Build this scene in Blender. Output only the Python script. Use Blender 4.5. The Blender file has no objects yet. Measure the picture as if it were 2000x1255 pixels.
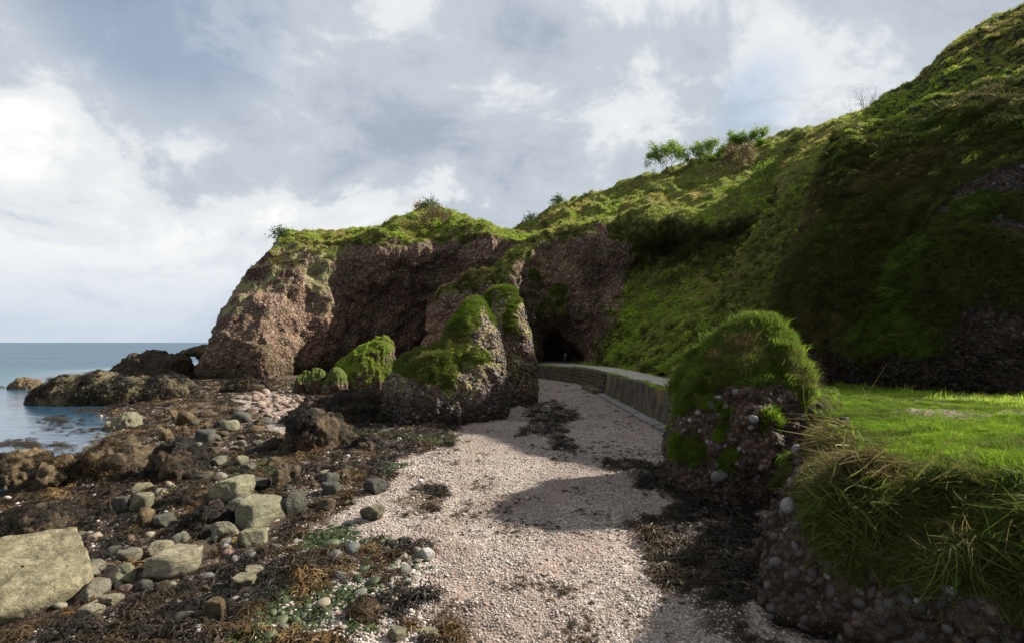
import bpy, bmesh, math, random, time
import numpy as np
from mathutils import Vector, Matrix

T0 = time.time()
SC = bpy.context.scene
COL = SC.collection
RNG = np.random.default_rng(11)
random.seed(5)

# ------------------------------------------------------------------ camera
CAM_Z = 6.0
FPX = 1111.0            # focal length in pixels of the 2000 px wide photograph (20 mm on 36 mm)
cam_data = bpy.data.cameras.new('camera')
cam = bpy.data.objects.new('camera', cam_data)
COL.objects.link(cam)
cam.location = (0, 0, CAM_Z)
cam.rotation_euler = (math.radians(90), 0, 0)
cam_data.lens = 20.0
cam_data.sensor_width = 36.0
cam_data.shift_y = 0.0203
cam_data.clip_start = 0.1
cam_data.clip_end = 40000
SC.camera = cam

# ------------------------------------------------------------------ light
SUN_AZ = math.radians(18)      # forward of straight right
SUN_EL = math.radians(34.5)
SUN_DIR = Vector((math.cos(SUN_EL)*math.cos(SUN_AZ), math.cos(SUN_EL)*math.sin(SUN_AZ), math.sin(SUN_EL)))
sun_data = bpy.data.lights.new('sun', 'SUN')
sun_data.energy = 5.0
sun_data.angle = math.radians(0.6)
sun_data.color = (1.0, 0.93, 0.80)
sun = bpy.data.objects.new('sun', sun_data)
COL.objects.link(sun)
sun.location = (60, 20, 60)
sun.rotation_euler = SUN_DIR.to_track_quat('Z', 'Y').to_euler()

world = bpy.data.worlds.new('World')
SC.world = world
world.use_nodes = True
world.cycles.sampling_method = 'MANUAL'
world.cycles.sample_map_resolution = 256

def build_world():
    nt = world.node_tree
    nt.nodes.clear()
    N, L = nt.nodes.new, nt.links.new
    out = N('ShaderNodeOutputWorld')
    bg = N('ShaderNodeBackground')
    bg.inputs['Strength'].default_value = 0.05
    sky = N('ShaderNodeTexSky')
    sky.sky_type = 'NISHITA'
    sky.sun_disc = False
    sky.sun_elevation = SUN_EL
    sky.sun_rotation = math.pi/2 - SUN_AZ
    sky.air_density = 1.0
    sky.dust_density = 1.0
    tc = N('ShaderNodeTexCoord')
    sep = N('ShaderNodeSeparateXYZ')
    L(tc.outputs['Generated'], sep.inputs[0])
    def math_(op, a, b=None, clamp=False):
        m = N('ShaderNodeMath'); m.operation = op; m.use_clamp = clamp
        for i, v in enumerate((a, b)):
            if v is None: continue
            if isinstance(v, (int, float)): m.inputs[i].default_value = v
            else: L(v, m.inputs[i])
        return m.outputs[0]
    zz = math_('MAXIMUM', sep.outputs[2], 0.0)
    zz = math_('ADD', zz, 0.5)
    cx = math_('DIVIDE', sep.outputs[0], zz)
    cy = math_('DIVIDE', sep.outputs[1], zz)
    cmb = N('ShaderNodeCombineXYZ')
    L(cx, cmb.inputs[0]); L(cy, cmb.inputs[1])
    def noise(scale, detail, rough, off, dist=0.0):
        mp = N('ShaderNodeMapping'); mp.inputs['Location'].default_value = off
        L(cmb.outputs[0], mp.inputs[0])
        n = N('ShaderNodeTexNoise')
        n.inputs['Scale'].default_value = scale; n.inputs['Detail'].default_value = detail
        n.inputs['Roughness'].default_value = rough; n.inputs['Distortion'].default_value = dist
        L(mp.outputs[0], n.inputs['Vector'])
        return n.outputs['Fac']
    def ramp(fac, stops, interp='EASE'):
        r = N('ShaderNodeValToRGB'); r.color_ramp.interpolation = interp
        el = r.color_ramp.elements
        while len(el) < len(stops): el.new(0.5)
        for e, (p, c) in zip(el, stops): e.position = p; e.color = (*c, 1)
        L(fac, r.inputs[0]); return r.outputs[0]
    big = noise(0.9, 4.0, 0.50, (3.1, 0.4, 0), 0.35)
    shade = noise(1.5, 6.0, 0.52, (4.6, 0.3, 2), 0.25)
    fine = noise(3.6, 9.0, 0.64, (1.7, 5.9, 4), 0.3)
    mixv = math_('ADD', math_('MULTIPLY', shade, 0.6), math_('MULTIPLY', fine, 0.4))
    # bulk of the cloud: blue grey bases, white tops (radiance before the 0.10 strength)
    ccol = ramp(mixv, [(0.38, (2.6, 2.95, 3.55)), (0.475, (3.7, 4.05, 4.5)), (0.53, (5.4, 5.6, 5.75)), (0.61, (6.8, 6.75, 6.6))])
    cover = ramp(big, [(0.24, (0, 0, 0)), (0.33, (1, 1, 1))])
    skyb = N('ShaderNodeMix'); skyb.data_type = 'RGBA'; skyb.blend_type = 'MULTIPLY'
    skyb.inputs['Factor'].default_value = 1.0
    L(sky.outputs[0], skyb.inputs['A']); skyb.inputs['B'].default_value = (0.7, 0.78, 0.86, 1)
    # two open holes in the cloud, by direction
    def hole(dx, dy, dz, cos_in, cos_out, wob):
        v = Vector((dx, dy, dz)).normalized()
        d = N('ShaderNodeVectorMath'); d.operation = 'DOT_PRODUCT'
        nv = N('ShaderNodeVectorMath'); nv.operation = 'NORMALIZE'
        L(tc.outputs['Generated'], nv.inputs[0])
        L(nv.outputs[0], d.inputs[0]); d.inputs[1].default_value = v
        val = math_('ADD', d.outputs['Value'], math_('MULTIPLY', math_('SUBTRACT', fine, 0.5), wob))
        mr = N('ShaderNodeMapRange'); mr.interpolation_type = 'SMOOTHSTEP'
        mr.inputs['From Min'].default_value = cos_out; mr.inputs['From Max'].default_value = cos_in
        L(val, mr.inputs['Value'])
        return mr.outputs[0]
    h1 = hole((330-1000)/FPX, 1, (668-10)/FPX, 0.9985, 0.983, 0.03)
    h2 = hole((1470-1000)/FPX, 1, (668-195)/FPX, 1.0022, 0.9968, 0.013)
    hh = math_('MAXIMUM', math_('MULTIPLY', h1, 0.5), math_('MULTIPLY', h2, 0.6))
    cov2 = math_('MULTIPLY', cover, math_('SUBTRACT', 1.0, hh))
    mx = N('ShaderNodeMix'); mx.data_type = 'RGBA'
    L(cov2, mx.inputs['Factor']); L(skyb.outputs['Result'], mx.inputs['A']); L(ccol, mx.inputs['B'])
    # towards the horizon the cloud thins into a pale blue grey veil
    hz = N('ShaderNodeMapRange'); hz.interpolation_type = 'SMOOTHSTEP'
    hz.inputs['From Min'].default_value = 0.22; hz.inputs['From Max'].default_value = -0.02
    hz.inputs['To Min'].default_value = 0.0; hz.inputs['To Max'].default_value = 0.85
    L(sep.outputs[2], hz.inputs['Value'])
    mh = N('ShaderNodeMix'); mh.data_type = 'RGBA'
    L(hz.outputs[0], mh.inputs['Factor']); L(mx.outputs['Result'], mh.inputs['A'])
    mh.inputs['B'].default_value = (3.7, 4.3, 5.1, 1)
    L(mh.outputs['Result'], bg.inputs['Color'])
    L(bg.outputs[0], out.inputs[0])
build_world()

vs = SC.view_settings
vs.view_transform = 'Standard'
vs.look = 'None'
vs.exposure = 1.6
vs.gamma = 1.0
vs.use_curve_mapping = False
SC.cycles.use_denoising = True
SC.cycles.use_adaptive_sampling = True
SC.cycles.adaptive_threshold = 0.015
SC.cycles.max_bounces = 4
SC.cycles.diffuse_bounces = 2
SC.cycles.glossy_bounces = 2
SC.cycles.transmission_bounces = 3
SC.cycles.transparent_max_bounces = 6

# ------------------------------------------------------------------ numeric helpers
def P(px, py, d):
    return ((px-1000)/FPX*d, d, CAM_Z + (668-py)/FPX*d)

def _hash(ix, iy, iz, seed):
    h = (ix.astype(np.uint32)*np.uint32(374761393) + iy.astype(np.uint32)*np.uint32(668265263)
         + iz.astype(np.uint32)*np.uint32(2246822519) + np.uint32((seed*3266489917) & 0xffffffff))
    h ^= h >> np.uint32(15); h *= np.uint32(2246822519)
    h ^= h >> np.uint32(13); h *= np.uint32(3266489917)
    h ^= h >> np.uint32(16)
    return h

def noise3(p, seed=0):
    p = np.asarray(p, dtype=np.float64)
    i = np.floor(p).astype(np.int64); f = p - i
    u = f*f*f*(f*(f*6-15)+10)
    r = 0
    for dx in (0, 1):
        wx = u[:, 0] if dx else 1-u[:, 0]
        for dy in (0, 1):
            wy = u[:, 1] if dy else 1-u[:, 1]
            for dz in (0, 1):
                wz = u[:, 2] if dz else 1-u[:, 2]
                h = _hash(i[:, 0]+dx, i[:, 1]+dy, i[:, 2]+dz, seed)
                r = r + wx*wy*wz*(h.astype(np.float64)/2147483647.5 - 1)
    return r

def fbm(p, scale=1.0, octv=4, gain=0.5, seed=0):
    p = np.asarray(p, dtype=np.float64)*scale
    a, s, t = 1.0, 0.0, 0.0
    for k in range(octv):
        s = s + a*noise3(p, seed+k*17); t += a
        a *= gain; p = p*2.03 + 11.7
    return s/t

def ridged(p, scale=1.0, octv=4, gain=0.5, seed=0):
    p = np.asarray(p, dtype=np.float64)*scale
    a, s, t = 1.0, 0.0, 0.0
    for k in range(octv):
        s = s + a*(1-2*np.abs(noise3(p, seed+k*13))); t += a
        a *= gain; p = p*2.1 + 5.3
    return s/t

def worley(p, seed=0):
    i = np.floor(p).astype(np.int64); f = p - i
    best = np.full(len(p), 9.0)
    for dx in (-1, 0, 1):
        for dy in (-1, 0, 1):
            for dz in (-1, 0, 1):
                cx, cy, cz = i[:, 0]+dx, i[:, 1]+dy, i[:, 2]+dz
                ox = _hash(cx, cy, cz, seed)/4294967295.0
                oy = _hash(cx, cy, cz, seed+1)/4294967295.0
                oz = _hash(cx, cy, cz, seed+2)/4294967295.0
                d = (dx+ox-f[:, 0])**2 + (dy+oy-f[:, 1])**2 + (dz+oz-f[:, 2])**2
                best = np.minimum(best, d)
    return np.sqrt(best)

def smooth(a, b, x):
    t = np.clip((x-a)/(b-a), 0, 1)
    return t*t*(3-2*t)

def catmull(C, n, axis):
    """resample control array C along axis to n samples with a centripetal-like Catmull-Rom"""
    C = np.moveaxis(np.asarray(C, float), axis, 0)
    m = len(C)
    t = np.linspace(0, m-1, n)
    k = np.minimum(t.astype(int), m-2); f = (t-k)
    f = f.reshape((-1,)+(1,)*(C.ndim-1))
    p0 = C[np.maximum(k-1, 0)]; p1 = C[k]; p2 = C[k+1]; p3 = C[np.minimum(k+2, m-1)]
    m1 = (p2-p0)*0.42; m2 = (p3-p1)*0.42
    r = (2*f**3-3*f**2+1)*p1 + (f**3-2*f**2+f)*m1 + (-2*f**3+3*f**2)*p2 + (f**3-f**2)*m2
    return np.moveaxis(r, 0, axis)

def grid_faces(nu, nv, wrap=False):
    """vertex id = u*nv + v"""
    u = np.arange(nu if wrap else nu-1); v = np.arange(nv-1)
    U, W = np.meshgrid(u, v, indexing='ij')
    U2 = (U+1) % nu
    return np.stack([U*nv+W, U2*nv+W, U2*nv+W+1, U*nv+W+1], -1).reshape(-1, 4)

def vert_normals(V, F):
    n = np.zeros_like(V)
    a, b, c, d = (V[F[:, k]] for k in range(4)) if F.shape[1] == 4 else (V[F[:, 0]], V[F[:, 1]], V[F[:, 2]], V[F[:, 2]])
    fn = np.cross(c-a, d-b) if F.shape[1] == 4 else np.cross(b-a, c-a)
    for k in range(F.shape[1]):
        np.add.at(n, F[:, k], fn)
    l = np.linalg.norm(n, axis=1, keepdims=True)
    return n/np.maximum(l, 1e-9)

def mesh_np(name, V, F, attrs=None, smooth_=True):
    me = bpy.data.meshes.new(name)
    V = np.ascontiguousarray(V, dtype=np.float32); F = np.ascontiguousarray(F, dtype=np.int32)
    me.vertices.add(len(V)); me.vertices.foreach_set('co', V.ravel())
    me.loops.add(F.size); me.loops.foreach_set('vertex_index', F.ravel())
    me.polygons.add(len(F)); me.polygons.foreach_set('loop_start', np.arange(len(F), dtype=np.int32)*F.shape[1])
    for k, a in (attrs or {}).items():
        at = me.attributes.new(k, 'FLOAT', 'POINT')
        at.data.foreach_set('value', np.ascontiguousarray(a, dtype=np.float32))
    me.update(calc_edges=True)
    if smooth_:
        me.polygons.foreach_set('use_smooth', np.ones(len(F), dtype=bool))
    return me

def link(name, me, mat=None, parent=None, loc=None, rot=None, scale=None):
    o = bpy.data.objects.new(name, me)
    COL.objects.link(o)
    if mat and me is not None and not me.materials: me.materials.append(mat)
    if parent is not None: o.parent = parent
    if loc is not None: o.location = loc
    if rot is not None: o.rotation_euler = rot
    if scale is not None: o.scale = scale
    return o

def tag(o, label, cat=None, group=None, kind=None):
    o['label'] = label
    if cat: o['category'] = cat
    if group: o['group'] = group
    if kind: o['kind'] = kind
    return o

def empty(name, loc=(0, 0, 0)):
    o = bpy.data.objects.new(name, None); COL.objects.link(o); o.location = loc
    o.empty_display_size = 0.2
    return o

def proj(V):
    return np.stack([1000+FPX*V[:, 0]/V[:, 1], 668-FPX*(V[:, 2]-CAM_Z)/V[:, 1]], -1)

# ------------------------------------------------------------------ the beach's height
def shore_x(y):
    y = np.asarray(y, float)
    q = np.stack([y/7.0, y*0+3.3, y*0], -1)
    return -4.2 - 0.62*y + 1.6*noise3(q.reshape(-1, 3), 4).reshape(y.shape)

def beach_z(x, y):
    x = np.asarray(x, float); y = np.asarray(y, float)
    s = x - shore_x(y)
    z = np.where(s > 0, 1.25*(1-np.exp(-np.maximum(s, 0)/10)), np.maximum(0.13*s, -2.5))
    q = np.stack([x, y, 0*x], -1).reshape(-1, 3)
    rough = 0.35 + 0.65*smooth(16, 7, s)
    z = z + rough*0.16*fbm(q, 0.55, 3, 0.5, 9).reshape(x.shape)
    return z

_gx = np.arange(-75, 25, 0.3); _gy = np.arange(5, 95, 0.3)
_GX, _GY = np.meshgrid(_gx, _gy, indexing='ij')
_GZ = beach_z(_GX.ravel(), _GY.ravel()).reshape(_GX.shape)
def beach_fast(x, y):
    i = min(max((x+75)/0.3, 0), len(_gx)-2.001); j = min(max((y-5)/0.3, 0), len(_gy)-2.001)
    a, b = int(i), int(j); f, g = i-a, j-b
    return float((_GZ[a, b]*(1-f)+_GZ[a+1, b]*f)*(1-g) + (_GZ[a, b+1]*(1-f)+_GZ[a+1, b+1]*f)*g)

def ground_hit(px, py, z0=None):
    z = 1.0 if z0 is None else z0
    for _ in range(12):
        d = (CAM_Z-z)*FPX/max(py-668, 4)
        x = (px-1000)/FPX*d
        z = beach_fast(x, d) if z0 is None else z0
        if z < 0: z = 0.0
    return x, d, z
# ------------------------------------------------------------------ materials
class NT:
    """small helper round a material's node tree"""
    def __init__(self, name):
        self.m = bpy.data.materials.new(name); self.m.use_nodes = True
        self.t = self.m.node_tree; self.t.nodes.clear()
        self.out = self.N('ShaderNodeOutputMaterial')
    def N(self, k): return self.t.nodes.new(k)
    def L(self, a, b): self.t.links.new(a, b)
    def put(self, sock, v):
        if v is None: return
        if isinstance(v, bpy.types.NodeSocket): self.L(v, sock)
        elif isinstance(v, tuple) and len(v) == 3 and sock.type == 'RGBA': sock.default_value = (*v, 1)
        else: sock.default_value = v
    def pos(self): return self.N('ShaderNodeNewGeometry').outputs['Position']
    def obj(self): return self.N('ShaderNodeTexCoord').outputs['Object']
    def attr(self, name, typ='GEOMETRY'):
        a = self.N('ShaderNodeAttribute'); a.attribute_name = name; a.attribute_type = typ
        return a.outputs['Fac']
    def rand(self): return self.N('ShaderNodeObjectInfo').outputs['Random']
    def noise(self, vec, scale, detail=4, rough=0.55, dist=0.0, color=False):
        n = self.N('ShaderNodeTexNoise'); self.put(n.inputs['Vector'], vec)
        n.inputs['Scale'].default_value = scale; n.inputs['Detail'].default_value = detail
        n.inputs['Roughness'].default_value = rough; n.inputs['Distortion'].default_value = dist
        return n.outputs['Color' if color else 'Fac']
    def voro(self, vec, scale, feature='F1', out='Distance', rnd=1.0):
        n = self.N('ShaderNodeTexVoronoi'); self.put(n.inputs['Vector'], vec); n.feature = feature
        n.inputs['Scale'].default_value = scale; n.inputs['Randomness'].default_value = rnd
        return n.outputs[out]
    def ramp(self, fac, stops, interp='LINEAR'):
        r = self.N('ShaderNodeValToRGB'); r.color_ramp.interpolation = interp
        el = r.color_ramp.elements
        while len(el) < len(stops): el.new(0.5)
        for e, (p, c) in zip(el, stops):
            e.position = p; e.color = (*c, 1) if isinstance(c, tuple) else (c, c, c, 1)
        self.put(r.inputs[0], fac); return r.outputs[0]
    def mix(self, f, a, b, mode='MIX'):
        m = self.N('ShaderNodeMix'); m.data_type = 'RGBA'; m.blend_type = mode
        self.put(m.inputs['Factor'], f); self.put(m.inputs['A'], a); self.put(m.inputs['B'], b)
        return m.outputs['Result']
    def math(self, op, a, b=None, clamp=False):
        m = self.N('ShaderNodeMath'); m.operation = op; m.use_clamp = clamp
        self.put(m.inputs[0], a)
        if b is not None: self.put(m.inputs[1], b)
        return m.outputs[0]
    def bump(self, h, strength=0.5, dist=0.05, normal=None):
        b = self.N('ShaderNodeBump'); b.inputs['Strength'].default_value = strength
        b.inputs['Distance'].default_value = dist; self.put(b.inputs['Height'], h)
        if normal is not None: self.L(normal, b.inputs['Normal'])
        return b.outputs[0]
    def warp(self, vec, scale, amt):
        n = self.noise(vec, scale, 2, 0.5, color=True)
        a = self.N('ShaderNodeVectorMath'); a.operation = 'MULTIPLY_ADD'
        self.L(n, a.inputs[0]); a.inputs[1].default_value = (amt,)*3; self.put(a.inputs[2], vec)
        return a.outputs[0]
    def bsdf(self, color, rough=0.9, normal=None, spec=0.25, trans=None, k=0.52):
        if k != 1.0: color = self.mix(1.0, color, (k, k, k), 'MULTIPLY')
        p = self.N('ShaderNodeBsdfPrincipled')
        self.put(p.inputs['Base Color'], color); self.put(p.inputs['Roughness'], rough)
        self.put(p.inputs['Specular IOR Level'], spec)
        if normal is not None: self.L(normal, p.inputs['Normal'])
        sh = p.outputs[0]
        if trans:
            tr = self.N('ShaderNodeBsdfTranslucent'); self.put(tr.inputs['Color'], color)
            mx = self.N('ShaderNodeMixShader'); mx.inputs[0].default_value = trans
            self.L(sh, mx.inputs[1]); self.L(tr.outputs[0], mx.inputs[2]); sh = mx.outputs[0]
        self.L(sh, self.out.inputs['Surface'])
        return self.m

def conglomerate(name, cell, turf_a, turf_b, rockA=(0.10, 0.062, 0.055), pale=0.1, lich=(0.16, 0.17, 0.07), lich_amt=0.45, k=0.5):
    """cobbly red rock; the large patches (turf, lichen, tone, wet foot) are per-vertex attributes of the mesh"""
    n = NT(name); p = n.pos()
    v = n.N('ShaderNodeTexVoronoi'); v.inputs['Scale'].default_value = 1/cell; n.L(p, v.inputs['Vector'])
    sep = n.N('ShaderNodeSeparateColor'); n.L(v.outputs['Color'], sep.inputs[0])
    fine = n.noise(p, 2.2/cell, 3, 0.65)
    cob = n.ramp(sep.outputs[0], [(0.0, (0.075, 0.045, 0.04)), (0.3, rockA), (0.55, (0.18, 0.13, 0.102)),
                                 (0.78, (0.24, 0.17, 0.135)), (1-pale, (0.22, 0.19, 0.19)), (1.0, (0.44, 0.41, 0.39))])
    dd = n.math('ADD', v.outputs['Distance'], n.math('MULTIPLY', fine, 0.3))
    em = n.ramp(dd, [(0.55, 1.0), (0.8, 0.0)])
    rock = n.mix(em, (0.085, 0.05, 0.042), cob)
    rock = n.mix(1.0, rock, n.ramp(n.attr('tone'), [(0.0, (0.52, 0.47, 0.42)), (0.5, (1.0, 0.95, 0.87)), (1.0, (1.5, 1.3, 1.1))]), 'MULTIPLY')
    rock = n.mix(n.math('MULTIPLY', n.attr('lichen'), lich_amt*1.4), rock, lich)
    rock = n.mix(n.attr('wet'), rock, n.mix(fine, (0.012, 0.010, 0.008), (0.06, 0.045, 0.02)))
    turf = n.ramp(fine, [(0.3, turf_a), (0.7, turf_b)])
    g2 = n.math('ADD', n.attr('grass'), n.math('MULTIPLY', n.math('SUBTRACT', fine, 0.5), 0.9))
    c = n.mix(n.ramp(g2, [(0.42, 0.0), (0.58, 1.0)]), rock, turf)
    c = n.mix(n.attr('bare'), c, n.ramp(fine, [(0.3, (0.16, 0.12, 0.08)), (0.7, (0.34, 0.27, 0.20))]))
    h = n.math('SUBTRACT', n.math('MULTIPLY', fine, 0.6), v.outputs['Distance'])
    return n.bsdf(c, 0.92, n.bump(h, 0.9, cell*0.6), 0.15, None, k)

MAT = {}
MAT['cliff_far'] = conglomerate('cliff_far', 0.32, (0.08, 0.085, 0.025), (0.17, 0.18, 0.05), rockA=(0.125, 0.085, 0.066), pale=0.025, lich=(0.2, 0.2, 0.09), lich_amt=0.6, k=0.8)
MAT['cliff_near'] = conglomerate('cliff_near', 0.24, (0.025, 0.04, 0.01), (0.07, 0.085, 0.025), rockA=(0.06, 0.042, 0.042), pale=0.04, lich_amt=0.3, k=0.25)  # rock and turf darkened throughout, putting the cliff's shade into the colour
MAT['stack'] = conglomerate('stack_rock', 0.2, (0.07, 0.08, 0.02), (0.16, 0.17, 0.04), rockA=(0.14, 0.10, 0.07), pale=0.06, lich=(0.24, 0.21, 0.085), lich_amt=0.6, k=0.72)
MAT['block'] = conglomerate('cobbly_rock', 0.13, (0.03, 0.055, 0.01), (0.08, 0.11, 0.025), rockA=(0.05, 0.036, 0.03), pale=0.05, lich_amt=0.25, k=0.42)

def mat_cobble(name, stops, rough=0.7, spec=0.35, blotch=True, k=0.52):
    n = NT(name); o = n.obj(); r = n.rand()
    c = n.ramp(r, stops)
    if blotch:
        f = n.noise(o, 2.2, 5, 0.65)
        c = n.mix(n.ramp(f, [(0.4, 0.0), (0.7, 0.65)]), c, n.mix(0.5, c, (0.02, 0.02, 0.015)))
        c = n.mix(n.ramp(n.noise(o, 7, 3, 0.6), [(0.58, 0.0), (0.78, 0.2)]), c, (0.4, 0.38, 0.34))
    nb = n.bump(n.noise(o, 9, 4, 0.6), 0.35, 0.05)
    return n.bsdf(c, rough, nb, spec, None, k)

MAT['cobble_rock'] = mat_cobble('cobble_in_rock', [(0.0, (0.035, 0.022, 0.02)), (0.4, (0.075, 0.047, 0.042)), (0.7, (0.11, 0.08, 0.072)), (0.9, (0.13, 0.115, 0.11)), (1.0, (0.26, 0.245, 0.235))], k=0.4)
MAT['cobble_dark'] = mat_cobble('dark_cobble_in_cliff', [(0.0, (0.03, 0.02, 0.018)), (0.6, (0.07, 0.05, 0.045)), (0.93, (0.1, 0.085, 0.08)), (1.0, (0.26, 0.25, 0.25))], k=0.3)  # darker copy of the cliff cobbles, carrying the same painted shade
MAT['cobble_far'] = mat_cobble('cobble_in_cliff', [(0.0, (0.085, 0.058, 0.046)), (0.4, (0.16, 0.115, 0.09)), (0.8, (0.26, 0.195, 0.155)), (1.0, (0.4, 0.34, 0.29))])
MAT['cobble_pale'] = mat_cobble('pale_cobble', [(0.0, (0.2, 0.2, 0.2)), (1.0, (0.42, 0.42, 0.41))])
MAT['cobble_green'] = mat_cobble('green_cobble', [(0.0, (0.03, 0.05, 0.015)), (0.5, (0.055, 0.085, 0.025)), (1.0, (0.12, 0.14, 0.06))], 0.55, 0.35, True)
MAT['cobble_grey'] = mat_cobble('grey_cobble', [(0.0, (0.10, 0.11, 0.11)), (0.5, (0.2, 0.19, 0.15)), (1.0, (0.30, 0.26, 0.18))])
MAT['cobble_red'] = mat_cobble('red_cobble', [(0.0, (0.17, 0.105, 0.08)), (0.5, (0.26, 0.17, 0.125)), (1.0, (0.36, 0.28, 0.21))])
MAT['pebble'] = mat_cobble('shingle_pebble', [(0.0, (0.22, 0.15, 0.12)), (0.25, (0.40, 0.315, 0.265)), (0.6, (0.53, 0.455, 0.40)), (0.85, (0.60, 0.55, 0.51)), (1.0, (0.76, 0.73, 0.69))], 0.8, 0.25, False)

def mat_grass(name, stops, trans=0.35, k=0.72):
    n = NT(name)
    c = n.ramp(n.attr('tint', 'INSTANCER'), stops)
    c = n.mix(1.0, c, n.ramp(n.rand(), [(0, 0.62), (1, 1.4)]), 'MULTIPLY')
    return n.bsdf(c, 0.65, None, 0.07, trans, k)
# tint 0 = dead straw ... 0.5 = olive ... 1 = fresh green
GR = [(0.0, (0.22, 0.17, 0.075)), (0.22, (0.15, 0.14, 0.045)), (0.45, (0.10, 0.12, 0.026)), (0.72, (0.095, 0.145, 0.02)), (1.0, (0.16, 0.26, 0.02))]
MAT['grass'] = mat_grass('grass_blades', GR, 0.42, 0.85)
HB = [(0.0, (0.23, 0.18, 0.07)), (0.3, (0.19, 0.17, 0.05)), (0.6, (0.15, 0.175, 0.035)), (1.0, (0.22, 0.30, 0.035))]
MAT['herb'] = mat_grass('herb_leaves', HB, 0.4, 1.2)  # colour lifted so gentle slopes read as sunlit
MAT['shade_herb'] = mat_grass('shaded_herb_leaves', [(p, tuple(v*0.42 for v in c)) for p, c in HB], 0.25)  # the herb ramp darkened, shade put into the leaf colour
MAT['hillgrass'] = mat_grass('hill_grass', [(0.0, (0.30, 0.235, 0.10)), (0.25, (0.24, 0.205, 0.065)), (0.5, (0.165, 0.18, 0.04)), (0.75, (0.15, 0.20, 0.03)), (1.0, (0.23, 0.34, 0.03))], 0.45, 1.25)  # brightened so crests and benches read as sunlit
MAT['dullgrass'] = mat_grass('shade_grass', [(0.0, (0.14, 0.11, 0.05)), (0.3, (0.10, 0.09, 0.03)), (0.6, (0.065, 0.08, 0.02)), (1.0, (0.10, 0.15, 0.02))], 0.35, 0.85)  # darker grass whose colour carries the shade of steep faces
WEEDC = [(0.0, (0.012, 0.010, 0.007)), (0.4, (0.03, 0.021, 0.01)), (0.7, (0.075, 0.045, 0.014)), (0.9, (0.15, 0.085, 0.025)), (1.0, (0.2, 0.13, 0.05))]
def mat_weed():
    n = NT('seaweed')
    c = n.ramp(n.attr('tint', 'INSTANCER'), WEEDC)
    return n.bsdf(c, 0.6, None, 0.22, 0.12)
MAT['weed'] = mat_weed()
def mat_alga():
    n = NT('green_alga')
    c = n.ramp(n.rand(), [(0, (0.03, 0.048, 0.012)), (0.6, (0.055, 0.08, 0.02)), (1, (0.11, 0.13, 0.045))])
    return n.bsdf(c, 0.4, None, 0.4, 0.2)
MAT['alga'] = mat_alga()
def plain(name, col, rough=0.8, scale=6.0, vary=0.35, bump=0.3, trans=None, spec=0.25):
    n = NT(name); o = n.obj()
    f = n.noise(o, scale, 5, 0.6)
    c = n.mix(f, tuple(v*(1-vary) for v in col), tuple(min(1, v*(1+vary)) for v in col))
    return n.bsdf(c, rough, n.bump(f, bump, 0.02) if bump else None, spec, trans)

def mat_boulder(name, a, b, accent, acc_amt=0.5, bands=False, scale=1.0, foot=False, k=0.6):
    """bare beach boulder: grain, stains, pits, lichen / weed film"""
    n = NT(name); o = n.obj(); r = n.rand()
    v = n.N('ShaderNodeVectorMath'); v.operation = 'ADD'
    n.L(o, v.inputs[0]); cmb = n.N('ShaderNodeCombineXYZ')
    n.L(n.math('MULTIPLY', r, 37.0), cmb.inputs[0]); n.L(n.math('MULTIPLY', r, 91.0), cmb.inputs[2]); n.L(cmb.outputs[0], v.inputs[1])
    q = v.outputs[0]
    big = n.noise(q, 1.4*scale, 6, 0.65, 0.6)
    c = n.ramp(big, [(0.32, a), (0.68, b)])
    if bands:
        mp = n.N('ShaderNodeMapping'); mp.inputs['Scale'].default_value = (0.9, 1.3, 3.2); mp.inputs['Rotation'].default_value = (0.25, 0.3, 0.5)
        n.L(q, mp.inputs[0]); bn = n.noise(mp.outputs[0], 1.6, 5, 0.7, 0.8)
        c = n.mix(n.ramp(bn, [(0.5, 0.0), (0.62, 0.6)]), c, tuple(x*0.55 for x in a))
    ac = n.ramp(n.noise(q, 3.1*scale, 6, 0.7, 0.5), [(0.48, 0.0), (0.66, acc_amt)])
    c = n.mix(ac, c, accent)
    c = n.mix(n.ramp(n.noise(q, 14*scale, 3, 0.6), [(0.6, 0.0), (0.72, 0.5)]), c, (0.48, 0.45, 0.38))
    c = n.mix(n.ramp(n.noise(q, 9*scale, 4, 0.7), [(0.3, 0.6), (0.42, 0.0)]), c, (0.03, 0.028, 0.02))
    c = n.mix(1.0, c, n.ramp(r, [(0, (0.75, 0.75, 0.78)), (1, (1.15, 1.12, 1.0))]), 'MULTIPLY')
    h = n.noise(q, 4.5*scale, 8, 0.72, 0.5)
    if foot:   # tide-stained foot of the stone
        sp = n.N('ShaderNodeSeparateXYZ'); n.L(o, sp.inputs[0])
        f = n.math('ADD', sp.outputs[2], n.math('MULTIPLY', n.math('SUBTRACT', big, 0.5), 0.9))
        c = n.mix(n.ramp(f, [(0.22, 0.9), (0.5, 0.0)]), c, (0.035, 0.028, 0.016))
    if foot:
        ck = n.voro(n.warp(q, 2.0*scale, 0.6), 0.8*scale, 'DISTANCE_TO_EDGE')
        c = n.mix(n.ramp(ck, [(0.004, 0.55), (0.02, 0.0)]), c, (0.03, 0.026, 0.018))
    return n.bsdf(c, 0.85, n.bump(h, 1.0, 0.16), 0.25, None, k)
MAT['slab'] = mat_boulder('pale_slab_rock', (0.27, 0.235, 0.14), (0.47, 0.42, 0.28), (0.13, 0.125, 0.09), 0.75, True, 1.3)
MAT['greyrock'] = mat_boulder('grey_green_rock', (0.13, 0.135, 0.10), (0.30, 0.285, 0.20), (0.22, 0.19, 0.08), 0.45, False, 1.3, True)
MAT['creamrock'] = mat_boulder('cream_rock', (0.2, 0.18, 0.125), (0.37, 0.335, 0.245), (0.13, 0.125, 0.095), 0.6, False, 1.2, True)
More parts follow.
